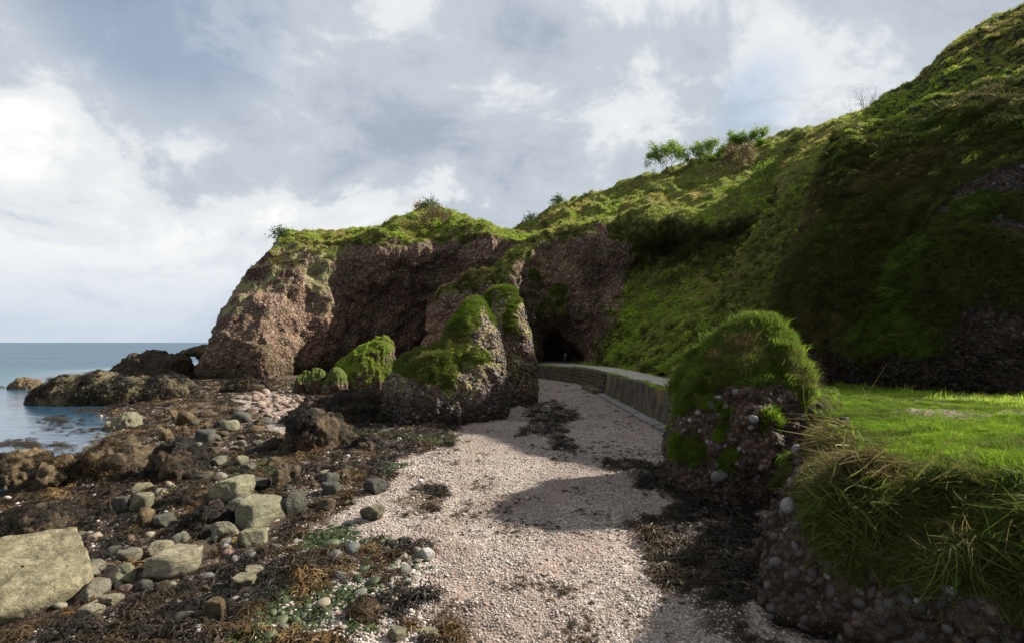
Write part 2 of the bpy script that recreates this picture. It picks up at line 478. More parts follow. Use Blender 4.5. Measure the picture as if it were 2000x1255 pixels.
MAT['darkrock'] = mat_boulder('dark_rock', (0.05, 0.055, 0.05), (0.15, 0.145, 0.12), (0.03, 0.03, 0.02), 0.6, False, 1.4, True)
MAT['tanrock'] = mat_boulder('tan_weedy_rock', (0.045, 0.032, 0.016), (0.2, 0.14, 0.072), (0.022, 0.018, 0.010), 0.85, False, 0.9)
MAT['reefrock'] = mat_boulder('olive_reef_rock', (0.045, 0.04, 0.022), (0.19, 0.15, 0.085), (0.05, 0.065, 0.02), 0.75, False, 0.5, False, 0.45)
MAT['brownrock'] = mat_boulder('brown_weedy_rock', (0.028, 0.02, 0.012), (0.11, 0.072, 0.036), (0.02, 0.016, 0.009), 0.8, False, 0.9)
MAT['mossrock'] = conglomerate('mossy_rock', 0.3, (0.04, 0.065, 0.012), (0.13, 0.16, 0.03), rockA=(0.06, 0.045, 0.035), pale=0.03, lich=(0.13, 0.13, 0.04))

def mat_beach():
    n = NT('shingle'); p = n.pos()
    v = n.N('ShaderNodeTexVoronoi'); v.inputs['Scale'].default_value = 15; n.L(p, v.inputs['Vector'])
    s = n.N('ShaderNodeSeparateColor'); n.L(v.outputs['Color'], s.inputs[0])
    peb = n.ramp(s.outputs[0], [(0.0, (0.2, 0.14, 0.12)), (0.3, (0.37, 0.29, 0.24)), (0.65, (0.49, 0.41, 0.36)), (1.0, (0.64, 0.59, 0.55))])
    fine = n.noise(p, 5.0, 5, 0.72, 0.6)
    sand = n.ramp(fine, [(0.3, (0.33, 0.235, 0.19)), (0.7, (0.5, 0.385, 0.325))])
    c = n.mix(n.attr('sand'), peb, sand)
    # little scraps of drift weed over the whole shingle
    c = n.mix(n.ramp(fine, [(0.57, 0.0), (0.66, 0.75)]), c, (0.10, 0.06, 0.032))
    mid = n.noise(p, 2.1, 5, 0.72, 0.5)
    wf = n.math('ADD', n.attr('weed'), n.math('MULTIPLY', n.math('SUBTRACT', mid, 0.5), 1.1))
    wcol = n.ramp(n.math('ADD', n.math('MULTIPLY', fine, 0.75), n.math('MULTIPLY', s.outputs[1], 0.25)),
                  [(0.3, (0.016, 0.012, 0.008)), (0.47, (0.06, 0.036, 0.016)), (0.6, (0.14, 0.085, 0.045)), (0.7, (0.32, 0.23, 0.18))])
    c = n.mix(n.ramp(wf, [(0.4, 0.0), (0.62, 0.95)]), c, wcol)
    ag = n.math('ADD', n.attr('alga'), n.math('MULTIPLY', n.math('SUBTRACT', mid, 0.5), 1.3))
    c = n.mix(n.ramp(ag, [(0.5, 0.0), (0.68, 0.85)]), c, n.ramp(fine, [(0.3, (0.02, 0.06, 0.012)), (0.7, (0.09, 0.17, 0.035))]))
    wet = n.attr('wet')
    c = n.mix(wet, c, n.mix(1.0, c, (0.35, 0.32, 0.32), 'MULTIPLY'))
    h = n.math('SUBTRACT', n.math('MULTIPLY', fine, 1.6), n.math('MULTIPLY', v.outputs['Distance'], 0.7))
    rough = n.ramp(wet, [(0, 0.9), (1, 0.5)])
    return n.bsdf(c, rough, n.bump(h, 0.9, 0.07), 0.3)
MAT['beach'] = mat_beach()

def mat_sea():
    n = NT('sea_water'); p = n.pos()
    mp = n.N('ShaderNodeMapping'); mp.inputs['Scale'].default_value = (0.42, 1.0, 1.0); mp.inputs['Rotation'].default_value = (0, 0, 0.25)
    n.L(p, mp.inputs[0]); q = mp.outputs[0]
    w1 = n.noise(q, 0.22, 5, 0.6, 0.5); w2 = n.noise(q, 1.5, 5, 0.6, 0.4)
    h = n.math('ADD', n.math('MULTIPLY', w1, 1.0), n.math('MULTIPLY', w2, 0.28))
    big = n.noise(q, 0.03, 4, 0.55)
    c = n.ramp(big, [(0.35, (0.010, 0.038, 0.072)), (0.65, (0.02, 0.058, 0.10))])
    c = n.mix(n.attr('shallow'), c, (0.03, 0.09, 0.10))
    bp = n.N('ShaderNodeBump'); bp.inputs['Distance'].default_value = 0.5; n.L(h, bp.inputs['Height'])
    n.L(n.math('SUBTRACT', 0.75, n.math('MULTIPLY', n.attr('calm'), 0.55)), bp.inputs['Strength'])
    df = n.N('ShaderNodeBsdfDiffuse'); n.L(c, df.inputs['Color']); n.L(bp.outputs[0], df.inputs['Normal'])
    gl = n.N('ShaderNodeBsdfGlossy'); gl.inputs['Roughness'].default_value = 0.12; n.L(bp.outputs[0], gl.inputs['Normal'])
    gl.inputs['Color'].default_value = (1, 1, 1, 1)
    fr = n.N('ShaderNodeFresnel'); fr.inputs['IOR'].default_value = 1.33; n.L(bp.outputs[0], fr.inputs['Normal'])
    # wave slopes hide one another at low angles, so open water mirrors less than a calm pool
    fac = n.math('MINIMUM', fr.outputs[0], n.math('ADD', 0.30, n.math('MULTIPLY', n.attr('calm'), 0.38)))
    mx = n.N('ShaderNodeMixShader'); n.L(fac, mx.inputs[0]); n.L(df.outputs[0], mx.inputs[1]); n.L(gl.outputs[0], mx.inputs[2])
    n.L(mx.outputs[0], n.out.inputs['Surface'])
    return n.m
MAT['sea'] = mat_sea()

def mat_path():
    n = NT('gravel_path'); p = n.pos()
    c = n.ramp(n.noise(p, 14, 5, 0.7), [(0.3, (0.3, 0.27, 0.23)), (0.7, (0.48, 0.44, 0.39))])
    c = n.mix(n.ramp(n.noise(p, 0.8, 5, 0.6), [(0.5, 0.0), (0.68, 0.5)]), c, (0.23, 0.19, 0.14))
    return n.bsdf(c, 0.95, n.bump(n.noise(p, 25, 3, 0.6), 0.5, 0.02), 0.15, None, 0.8)
MAT['path'] = mat_path()
def mat_soil():
    n = NT('turf_ground'); p = n.pos()
    c = n.ramp(n.noise(p, 1.3, 6, 0.65), [(0.3, (0.035, 0.055, 0.012)), (0.7, (0.09, 0.13, 0.025))])
    return n.bsdf(c, 0.95, n.bump(n.noise(p, 5, 5, 0.7), 0.8, 0.08), 0.1)
MAT['turf'] = mat_soil()
def mat_wall(name, a, b, ochre):
    n = NT(name); p = n.pos()
    c = n.ramp(n.noise(p, 1.5, 7, 0.7, 0.4), [(0.3, a), (0.7, b)])
    c = n.mix(n.ramp(n.noise(p, 0.75, 5, 0.65, 0.6), [(0.52, 0.0), (0.62, ochre)]), c, (0.30, 0.22, 0.055))
    mp = n.N('ShaderNodeMapping'); mp.inputs['Scale'].default_value = (1.3, 1.3, 0.45); n.L(p, mp.inputs[0])
    c = n.mix(n.ramp(n.noise(mp.outputs[0], 1.1, 5, 0.7), [(0.5, 0.0), (0.64, 0.7)]), c, (0.04, 0.034, 0.026))
    return n.bsdf(c, 0.9, n.bump(n.noise(p, 7, 7, 0.7), 0.6, 0.05), 0.2)
MAT['concrete'] = mat_wall('weathered_concrete', (0.075, 0.065, 0.052), (0.2, 0.175, 0.135), 0.75)
MAT['footing'] = mat_wall('pale_footing_concrete', (0.25, 0.25, 0.24), (0.4, 0.39, 0.37), 0.1)
MAT['rubble'] = mat_boulder('wall_stone', (0.09, 0.07, 0.05), (0.2, 0.16, 0.115), (0.1, 0.11, 0.03), 0.5, False, 2.0)
MAT['mortar'] = plain('wall_mortar', (0.06, 0.05, 0.04), 0.95)
MAT['bark'] = plain('bark', (0.085, 0.065, 0.05), 0.9, 9)
MAT['twig'] = plain('reddish_twig', (0.12, 0.075, 0.05), 0.9, 9)
def leafmat(name, a, b):
    n = NT(name); c = n.mix(n.noise(n.obj(), 1.8, 4, 0.6), a, b)
    return n.bsdf(c, 0.5, None, 0.3, 0.5, 1.2)
MAT['leaf_fresh'] = leafmat('fresh_leaves', (0.055, 0.10, 0.012), (0.17, 0.25, 0.02))
MAT['leaf_dark'] = leafmat('dark_leaves', (0.02, 0.04, 0.008), (0.05, 0.09, 0.015))
MAT['leaf_brown'] = leafmat('brown_twiggy_leaves', (0.06, 0.045, 0.02), (0.13, 0.10, 0.045))
MAT['gorse'] = leafmat('gorse_flowers', (0.15, 0.13, 0.02), (0.35, 0.22, 0.02))

# ------------------------------------------------------------------ scatter with geometry nodes ("stuff")
def rotations(n, down_bias, upmix, rng, yaw=0.7, flow=None):
    """euler angles: local Z leans between the normal and up, local X points downslope"""
    up = np.array([0, 0, 1.0])
    z = n*(1-upmix) + up*upmix
    z /= np.maximum(np.linalg.norm(z, axis=1, keepdims=True), 1e-6)
    dn = n*n[:, 2:3] - up            # downslope direction on the surface
    dn = dn + rng.normal(0, 0.12, dn.shape)
    x = dn - z*(dn*z).sum(1, keepdims=True)
    x /= np.maximum(np.linalg.norm(x, axis=1, keepdims=True), 1e-6)
    y = np.cross(z, x)
    a = rng.normal(0, yaw, len(n)) + (0 if flow is None else flow) if down_bias else rng.uniform(0, 2*np.pi, len(n))
    ca, sa = np.cos(a)[:, None], np.sin(a)[:, None]
    x, y = x*ca + y*sa, -x*sa + y*ca
    ry = -np.arcsin(np.clip(x[:, 2], -1, 1))
    return np.stack([np.arctan2(y[:, 2], z[:, 2]), ry, np.arctan2(x[:, 1], x[:, 0])], -1)

_groups = {}
def scatter_group(col):
    if col.name in _groups: return _groups[col.name]
    g = bpy.data.node_groups.new('scatter_'+col.name, 'GeometryNodeTree')
    g.interface.new_socket('Geometry', in_out='INPUT', socket_type='NodeSocketGeometry')
    g.interface.new_socket('Geometry', in_out='OUTPUT', socket_type='NodeSocketGeometry')
    N, L = g.nodes.new, g.links.new
    gi, go = N('NodeGroupInput'), N('NodeGroupOutput')
    iop = N('GeometryNodeInstanceOnPoints'); iop.inputs['Pick Instance'].default_value = True
    ci = N('GeometryNodeCollectionInfo'); ci.inputs['Separate Children'].default_value = True
    ci.inputs['Reset Children'].default_value = True; ci.inputs['Collection'].default_value = col
    def na(name, typ):
        a = N('GeometryNodeInputNamedAttribute'); a.data_type = typ; a.inputs['Name'].default_value = name
        return [o for o in a.outputs if o.enabled and o.name == 'Attribute'][0]
    L(gi.outputs[0], iop.inputs['Points']); L(ci.outputs[0], iop.inputs['Instance'])
    L(na('pid', 'INT'), iop.inputs['Instance Index'])
    er = N('FunctionNodeEulerToRotation'); L(na('rot', 'FLOAT_VECTOR'), er.inputs[0]); L(er.outputs[0], iop.inputs['Rotation'])
    L(na('scl', 'FLOAT_VECTOR'), iop.inputs['Scale'])
    L(iop.outputs[0], go.inputs[0])
    _groups[col.name] = g
    return g

def scatter(name, pos, rot, scl, tint, col, parent=None):
    n = len(pos)
    me = bpy.data.meshes.new(name)
    me.vertices.add(n); me.vertices.foreach_set('co', np.ascontiguousarray(pos, dtype=np.float32).ravel())
    if scl.ndim == 1: scl = np.repeat(scl[:, None], 3, 1)
    for nm, typ, arr, key in (('rot', 'FLOAT_VECTOR', rot, 'vector'), ('scl', 'FLOAT_VECTOR', scl, 'vector'), ('tint', 'FLOAT', tint, 'value')):
        a = me.attributes.new(nm, typ, 'POINT'); a.data.foreach_set(key, np.ascontiguousarray(arr, dtype=np.float32).ravel())
    a = me.attributes.new('pid', 'INT', 'POINT')
    a.data.foreach_set('value', RNG.integers(0, len(col.objects), n).astype(np.int32))
    o = link(name, me, None, parent)
    md = o.modifiers.new('scatter', 'NODES'); md.node_group = scatter_group(col)
    o['kind'] = 'stuff'
    return o

def proto_col(name, meshes, mat):
    c = bpy.data.collections.new(name)
    for k, me in enumerate(meshes):
        me.materials.append(mat)
        c.objects.link(bpy.data.objects.new('%s_form' % name, me))
    return c

def strips(blades):
    """blades: list of (points (k,3), widths (k,), side vector) -> V, F quads"""
    V, F = [], []
    for pts, w, side in blades:
        b = len(V)
        for p, ww in zip(pts, w):
            V.append(p - side*ww*0.5); V.append(p + side*ww*0.5)
        for k in range(len(pts)-1):
            F.append((b+2*k, b+2*k+1, b+2*k+3, b+2*k+2))
    return np.array(V), np.array(F)

def grass_proto(seed, n, spread, h, width, bend, lean):
    r = np.random.default_rng(seed); bl = []; bend0 = bend
    for _ in range(n):
        bend = bend0*r.uniform(0.25, 1.35)
        a, rad = r.uniform(0, 2*np.pi), spread*math.sqrt(r.uniform(0, 1))
        root = np.array([rad*math.cos(a), rad*math.sin(a), -0.05*h])
        hh = h*r.uniform(0.5, 1.15)
        d0 = np.array([r.normal(0, lean)+0.12*bend, r.normal(0, lean), 1.0]); d0 /= np.linalg.norm(d0)
        b = np.array([bend*r.uniform(0.4, 1.3), r.normal(0, 0.25*bend+0.12), -0.35*bend*r.uniform(0.3, 1.6)])
        ts = np.array([0, 0.4, 0.75, 1.0])
        pts = [root + hh*(d0*t + b*t*t) for t in ts]
        sa = r.uniform(0, np.pi); side = np.array([math.cos(sa), math.sin(sa), 0])
        bl.append((pts, width*np.array([1.0, 0.85, 0.55, 0.08]), side))
    V, F = strips(bl)
    return mesh_np('grass_tuft', V, F)

def leaf_proto(seed, n, rad, size, flat=0.7):
    r = np.random.default_rng(seed); V, F = [], []
    for _ in range(n):
        d = r.normal(0, 1, 3); d[2] = abs(d[2])*flat; d /= np.linalg.norm(d)
        c = d*rad*r.uniform(0.45, 1.0)
        x = r.normal(0, 1, 3); x -= d*np.dot(x, d)*0.6; x /= np.linalg.norm(x)
        y = np.cross(d + r.normal(0, 0.5, 3), x); y /= np.linalg.norm(y)
        s = size*r.uniform(0.6, 1.3); b = len(V)
        V += [c-x*s, c+y*s*0.45, c+x*s, c-y*s*0.45]; F.append((b, b+1, b+2, b+3))
    return mesh_np('leaf_tuft', np.array(V), np.array(F))

def weed_proto(seed, n, spread, width, lift):
    r = np.random.default_rng(seed); bl = []
    for _ in range(n):
        a = r.uniform(0, 2*np.pi); l = spread*r.uniform(0.4, 1.1)
        c = np.array([r.normal(0, 0.25*spread), r.normal(0, 0.25*spread), lift*r.uniform(0.2, 1.0)])
        cur = r.normal(0, 0.9); pts = []
        for t in np.linspace(0, 1, 5):
            aa = a + cur*t
            pts.append(c + np.array([math.cos(aa), math.sin(aa), 0])*l*t + np.array([0, 0, lift*(0.9*math.sin(t*2.4+r.uniform(0, .6)) - 1.0*t*t)]))
        side = np.array([-math.sin(a+cur*.5), math.cos(a+cur*.5), r.normal(0, 0.5)]); side /= np.linalg.norm(side)
        bl.append((pts, width*r.uniform(0.5, 1.4)*np.array([0.5, 1, 1.1, 0.9, 0.25]), side))
    V, F = strips(bl)
    return mesh_np('weed_tuft', V, F)

def ico(sub):
    bm = bmesh.new(); bmesh.ops.create_icosphere(bm, subdivisions=sub, radius=1.0)
    V = np.array([v.co[:] for v in bm.verts]); F = np.array([[v.index for v in f.verts] for f in bm.faces]); bm.free()
    return V, F
ICO = {k: ico(k) for k in (1, 2, 3, 4, 5)}

def pebble_mesh(seed, sub=2, amp=0.22):
    r = np.random.default_rng(seed); V, F = ICO[sub]
    s = np.array([r.uniform(0.85, 1.25), r.uniform(0.7, 1.0), r.uniform(0.5, 0.8)])
    V = V*(1 + amp*fbm(V + seed*3.1, 0.9, 2, 0.5, seed))[:, None]*s
    return mesh_np('pebble', V, F)

def angular_mesh(seed, sub=4, planes=9, squash=(1, 1, 0.75), rough=0.05, soft=14.0, name='boulder'):
    """a rock cut by random planes, softened edges, noise relief"""
    r = np.random.default_rng(seed); V, F = ICO[sub]
    nrm = r.normal(0, 1, (planes, 3)); nrm /= np.linalg.norm(nrm, axis=1, keepdims=True)
    nrm = np.vstack([nrm, [[0, 0, 1.0], [0, 0, -1.0]]])
    h = np.concatenate([r.uniform(0.62, 1.0, planes), [r.uniform(0.6, 0.85), 0.7]])
    q = (V @ nrm.T)/h
    rad = 1.0/((np.exp(soft*np.maximum(q, 0.0)).mean(1)*1.0)**(1/soft) if False else np.log(np.exp(soft*q).sum(1))/soft)
    W = V*np.clip(rad, 0.2, 1.3)[:, None]
    W = W*(1 + rough*2.0*fbm(V+seed, 1.7, 2, 0.5, seed) + rough*1.2*ridged(V+seed*2, 3.5, 5, 0.6, seed+5))[:, None]
    W *= np.array(squash)
    return mesh_np(name, W, F)

GRASS = proto_col('short_grass', [grass_proto(s, 34, 0.16, 0.16, 0.012, 0.35, 0.35) for s in (1, 2, 3, 4)], MAT['grass'])
TUSSOCK = proto_col('long_grass', [grass_proto(s, 46, 0.14, 0.42, 0.011, 0.85, 0.28) for s in (11, 12, 13, 14)], MAT['grass'])
COARSE = proto_col('coarse_grass', [grass_proto(s, 26, 0.30, 0.40, 0.035, 0.6, 0.4) for s in (21, 22, 23)], MAT['hillgrass'])
SHADEHERB = proto_col('shaded_herb_clump', [leaf_proto(s, 46, 0.34, 0.09) for s in (34, 35, 36)], MAT['shade_herb'])
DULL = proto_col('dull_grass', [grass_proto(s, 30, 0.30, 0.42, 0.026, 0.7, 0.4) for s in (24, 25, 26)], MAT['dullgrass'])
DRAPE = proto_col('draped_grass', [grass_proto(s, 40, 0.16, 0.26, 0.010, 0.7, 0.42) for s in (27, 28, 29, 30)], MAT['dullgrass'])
HERB = proto_col('herb_clump', [leaf_proto(s, 46, 0.36, 0.10) for s in (31, 32, 33)], MAT['herb'])
WEED = proto_col('seaweed_clump', [weed_proto(s, 30, 0.24, 0.017, 0.07) for s in (41, 42, 43, 44)], MAT['weed'])
ALGA = proto_col('alga_clump', [weed_proto(s, 24, 0.16, 0.03, 0.025) for s in (51, 52, 53)], MAT['alga'])
PEBBLE = proto_col('small_pebble', [pebble_mesh(s, 2 if s < 64 else 1) for s in (61, 62, 63, 64, 65, 66)], MAT['pebble'])
COBFAR = proto_col('embedded_cobble', [pebble_mesh(s, 1) for s in (71, 72, 73, 74)], MAT['cobble_far'])
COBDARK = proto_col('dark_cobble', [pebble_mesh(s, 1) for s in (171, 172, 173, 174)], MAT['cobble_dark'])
COBNEAR = proto_col('embedded_pebble', [pebble_mesh(s, 2) for s in (75, 76, 77, 78)], MAT['cobble_rock'])

def sample(V, F, w, n, rng, extra=None):
    """n points on a quad/tri mesh, weight per face"""
    if F.shape[1] == 4:
        T = np.vstack([F[:, [0, 1, 2]], F[:, [0, 2, 3]]]); w = np.concatenate([w, w])
    else: T = F
    a, b, c = V[T[:, 0]], V[T[:, 1]], V[T[:, 2]]
    cr = np.cross(b-a, c-a); ar = np.linalg.norm(cr, axis=1)
    pr = ar*np.maximum(w, 0); pr = pr/pr.sum()
    k = rng.choice(len(T), n, p=pr)
    r1 = np.sqrt(rng.uniform(0, 1, n)); r2 = rng.uniform(0, 1, n)
    wa, wb, wc = (1-r1)[:, None], (r1*(1-r2))[:, None], (r1*r2)[:, None]
    pos = a[k]*wa + b[k]*wb + c[k]*wc
    out = [pos, T[k], (wa, wb, wc)]
    return out

def interp(A, T, W):
    A = A if A.ndim > 1 else A[:, None]
    r = A[T[:, 0]]*W[0] + A[T[:, 1]]*W[1] + A[T[:, 2]]*W[2]
    return r if r.shape[1] > 1 else r[:, 0]

def face_mean(a, F): return a[F].mean(1)
# ------------------------------------------------------------------ beach and sea
def poly_world(pts, z=1.05):
    r = []
    for px, py in pts:
        d = (CAM_Z-z)*FPX/(py-668); r.append(((px-1000)/FPX*d, d))
    return np.array(r)

def sdf_poly(x, y, poly):
    """signed distance, negative inside"""
    p = np.stack([x, y], -1); d = np.full(len(x), 1e9); ins = np.zeros(len(x), bool)
    for a, b in zip(poly, np.roll(poly, -1, 0)):
        e = b-a; w = p-a
        t = np.clip((w@e)/max(e@e, 1e-9), 0, 1)
        d = np.minimum(d, np.linalg.norm(w-t[:, None]*e, axis=1))
        c = ((a[1] <= p[:, 1]) & (b[1] > p[:, 1])) | ((b[1] <= p[:, 1]) & (a[1] > p[:, 1]))
        xi = a[0] + (p[:, 1]-a[1])/np.where(abs(b[1]-a[1]) < 1e-9, 1e-9, (b[1]-a[1]))*(b[0]-a[0])
        ins ^= c & (p[:, 0] < xi)
    return np.where(ins, -d, d)

GRAVEL = poly_world([(1040, 738), (1000, 800), (900, 848), (800, 890), (775, 935), (720, 965), (620, 1010), (600, 1035),
                     (700, 1035), (820, 1055), (860, 1110), (850, 1160), (880, 1200), (850, 1255), (800, 1500), (1700, 1500),
                     (1560, 1000), (1340, 900), (1320, 835), (1200, 770), (1130, 738)])
WRACK = [poly_world(q) for q in (
    [(1010, 790), (1080, 785), (1125, 810), (1110, 850), (1130, 890), (1080, 875), (1040, 850), (1000, 860), (1030, 820)],
    [(1160, 895), (1240, 905), (1330, 930), (1450, 990), (1520, 1060), (1510, 1200), (1560, 1300), (1420, 1300), (1330, 1180), (1250, 1100), (1230, 1020), (1290, 990), (1230, 930)],
    [(785, 950), (850, 938), (880, 970), (850, 985), (800, 990)],
    [(820, 1175), (905, 1150), (930, 1175), (890, 1235), (830, 1235)],
    [(880, 1165), (940, 1135), (945, 1160), (900, 1175)],
    [(780, 870), (850, 855), (905, 845), (880, 880), (800, 890)])]
ALGAE = [poly_world(q) for q in (
    [(420, 900), (520, 880), (570, 930), (540, 960), (440, 950)],
    [(690, 835), (900, 850), (880, 872), (760, 860)],
    [(480, 1090), (620, 1070), (660, 1140), (600, 1210), (500, 1200)],
    [(590, 1015), (680, 1005), (660, 1045), (580, 1050)],
    [(740, 880), (800, 900), (780, 930), (720, 920)],
    [(640, 1130), (740, 1120), (760, 1190), (680, 1230)])]
REDS = poly_world([(470, 768), (560, 762), (630, 788), (625, 835), (560, 838), (490, 810)])
SHELLS = [poly_world(q) for q in ([(560, 1150), (700, 1110), (800, 1150), (860, 1200), (820, 1255), (600, 1255), (640, 1200)],
                                  [(760, 1080), (850, 1080), (850, 1150), (780, 1160)],
                                  [(760, 895), (870, 880), (860, 935), (790, 930)])]

def beach_masks(x, y):
    q = np.stack([x, y, 0*x], -1)
    wob = 0.9*fbm(q, 0.45, 3, 0.5, 31) + 0.35*fbm(q, 1.7, 2, 0.5, 33)
    s = x - shore_x(y)
    sg = sdf_poly(x, y, GRAVEL) + wob
    weed = smooth(-0.4, 0.9, sg)*smooth(100, 88, y)*0.85
    for j, p in enumerate(WRACK): weed = np.maximum(weed, (0.74 if j == 1 else 0.72)*smooth(0.5, -0.35, sdf_poly(x, y, p) + wob*0.7))
    shell = 0*x
    for p in SHELLS: shell = np.maximum(shell, smooth(0.5, -0.5, sdf_poly(x, y, p) + wob))
    weed = weed*(1-0.65*shell)
    alga = 0*x
    for p in ALGAE: alga = np.maximum(alga, smooth(0.4, -0.5, sdf_poly(x, y, p) + wob))
    wet = np.maximum.reduce([smooth(6.5, 1.0, s), 0.8*smooth(0.4, -0.6, sdf_poly(x, y, WRACK[1]) + wob), 0.35*smooth(0.12, 0.3, fbm(q, 0.3, 2, 0.5, 39))])  # the wrack term also darkens shingle for the shadow lying there
    red = smooth(1.2, -0.5, sdf_poly(x, y, REDS) + wob)
    weed = weed*(1-0.8*red)
    return weed, alga, wet, shell

def build_beach():
    ny, nx = 380, 420
    yy = 3.0*(130/3.0)**np.linspace(0, 1, ny)
    uu = np.linspace(-1, 1, nx)
    Y, U = np.meshgrid(yy, uu, indexing='ij')
    X = U*(Y*1.15+7) + 2
    x, y = X.ravel(), Y.ravel()
    z = beach_z(x, y)
    q = np.stack([x, y, 0*x], -1)
    near = smooth(45, 12, y)
    # trodden shingle: small hollows and ridges
    z = z + near*(0.07*fbm(q, 1.7, 3, 0.6, 41) + 0.04*ridged(q, 3.0, 2, 0.5, 43))
    weed, alga, wet, shell = beach_masks(x, y)
    z = z + 0.10*weed*(0.4+np.maximum(fbm(q, 1.5, 4, 0.6, 47), -0.3))*near
    V = np.stack([x, y, z], -1)
    F = grid_faces(ny, nx)[:, ::-1]
    me = mesh_np('beach', V, F, {'weed': weed, 'alga': alga, 'wet': wet, 'sand': 0.85*smooth(-0.05, 0.25, fbm(q, 0.5, 4, 0.6, 49))})
    o = link('beach', me, MAT['beach'])
    tag(o, 'pinkish shingle beach with brown weed running down to the sea', None, None, 'structure')
    return V, F, weed, alga, wet, shell
BV, BF, BWEED, BALGA, BWET_SHADE, BSHELL = build_beach()

def build_sea():
    ys = np.concatenate([np.linspace(2, 140, 90), 140*(14000/140)**np.linspace(0.04, 1, 30)])
    xs = np.concatenate([-14000*(1/14000*200)**np.linspace(0, 1, 20), np.linspace(-195, 0, 80), [60, 2000, 14000]])
    X, Y = np.meshgrid(xs, ys, indexing='ij')
    x, y = X.ravel(), Y.ravel()
    s = x - shore_x(np.minimum(y, 120))
    sh = smooth(-75, -38, s)*smooth(60, 85, y)*smooth(150, 115, y)
    V = np.stack([x, y, 0*x], -1)
    o = link('sea', mesh_np('sea', V, grid_faces(len(xs), len(ys)), {'shallow': 0.45*sh, 'calm': smooth(-26, -4, s)}), MAT['sea'])
    tag(o, 'calm blue grey sea reaching to the horizon', None, None, 'structure')
build_sea()

# ------------------------------------------------------------------ cliffs and hill
def loft(ctrl, nu, nv, warp=None):
    C = np.array([[P(*c) for c in st] for st in ctrl])
    G = catmull(catmull(C, nu, 0), nv, 1)
    V = G.reshape(-1, 3); F = grid_faces(nu, nv)
    uu, vv = np.meshgrid(np.linspace(0, 1, nu), np.linspace(0, 1, nv), indexing='ij')
    return V, F, uu.ravel(), vv.ravel()

def displace(V, F, amps, seed, fade=None):
    N = vert_normals(V, F)
    d = 0
    for scale, amp, kind in amps:
        if kind == 'f': d = d + amp*fbm(V, scale, 4, 0.5, seed)
        elif kind == 'r': d = d + amp*ridged(V*np.array([1, 1, 0.35]), scale, 3, 0.5, seed+3)
        elif kind == 't': d = d + amp*(np.abs(fbm(V, scale, 3, 0.6, seed+9))*2.4-0.55)
        elif kind == 'w': d = d + amp*(0.55-worley(V*scale, seed+7))
        seed += 29
    if fade is not None: d = d*fade
    return V + N*np.asarray(d)[:, None]

def rock_attrs(V, li, seed):
    l = np.clip(li, 0, 1)*smooth(-0.2, 0.22, fbm(V, 0.55, 4, 0.65, seed+71))
    t = np.clip(0.5 + 0.9*fbm(V, 0.17, 4, 0.6, seed+77), 0, 1)
    return {'lichen': l, 'tone': t, 'wet': 0*l}

SHEETS = {}; SHEET_UV = {}
def cliff(name, ctrl, nu, nv, amps, seed, mat, label, grass_fn, lichen=0.5, wet_z=0.0, wet_w=3.0):
    V, F, u, v = loft(ctrl, nu, nv)
    V = displace(V, F, amps, seed)
    N = vert_normals(V, F)
    g = np.clip(grass_fn(V, N, u, v), 0, 1)
    wet = smooth(wet_z+wet_w, wet_z, V[:, 2] + 0.9*fbm(V, 0.5, 3, 0.5, seed+2))
    li = lichen(V, u, v) if callable(lichen) else np.full(len(V), lichen)
    o = link(name, mesh_np(name, V, F, {'grass': g, **rock_attrs(V, li, seed), 'wet': wet}), MAT[mat])
    tag(o, label, None, None, 'structure')
    SHEETS[name] = (V, F, N, g); SHEET_UV[name] = (u, v)
    return o

def gnoise(V, s, seed, o=4): return fbm(V, s, o, 0.55, seed)

# the headland that runs out to the left
HEAD = [
 [(520,745,118),(520,690,118),(530,640,118),(545,580,118),(560,530,118),(590,480,119),(610,462,121),(640,450,130),(690,450,150)],
 [(382,748,86),(384,712,86),(402,688,86),(430,648,87),(460,592,89),(498,532,92),(543,465,96),(562,450,105),(600,444,132)],
 [(452,752,81),(456,720,81),(464,690,81),(482,630,83),(506,570,86),(540,505,91),(578,466,96),(596,448,102),(640,441,130)],
 [(540,755,82),(540,725,82),(542,690,82.5),(555,630,84.5),(578,570,88),(606,510,92),(634,472,96),(652,449,99),(690,440,130)],
 [(596,752,87),(602,722,87.5),(612,690,88),(632,630,89.5),(650,570,91.5),(664,510,93.5),(684,473,95),(700,445,99),(740,434,130)],
 [(670,748,95),(676,718,96.5),(680,690,97),(692,630,96.5),(700,570,95.5),(708,515,93.5),(726,476,94),(742,436,99),(770,426,130)],
 [(760,744,101),(760,714,103),(764,690,103),(772,630,101),(782,570,98),(792,515,95.5),(806,474,95),(832,397,105),(848,395,130)],
 [(850,738,106),(850,712,108),(852,690,107),(860,630,104),(872,570,97.5),(884,510,96),(896,464,95.5),(906,414,101),(930,428,130)],
 [(950,735,101),(950,715,101),(950,690,101),(955,630,100),(962,570,98),(968,510,96.5),(975,462,96),(982,438,101),(1000,448,130)],
 [(1060,735,101),(1060,715,101),(1060,690,101),(1060,630,100),(1060,570,98),(1050,510,96.5),(1045,468,96),(1045,452,101),(1045,440,130)]]
HEAD = [[(a, b + (24 if k >= 7 else 14 if k == 6 else 0), c) for k, (a, b, c) in enumerate(st)] for st in HEAD]
def head_grass(V, N, u, v):
    z = V[:, 2]
    top = smooth(0.74, 0.80, v + 0.05*gnoise(V, 0.35, 3))
    return np.maximum(top, smooth(0.62, 0.85, N[:, 2] + 0.25*gnoise(V, 0.3, 6))*smooth(0.5, 0.62, v))
def head_lichen(V, u, v):
    return smooth(0.50, 0.28, u)*smooth(0.36, 0.6, v + 0.22*gnoise(V, 0.25, 61))*2.2 + 0.7*smooth(0.18, 0.05, u) + 0.15
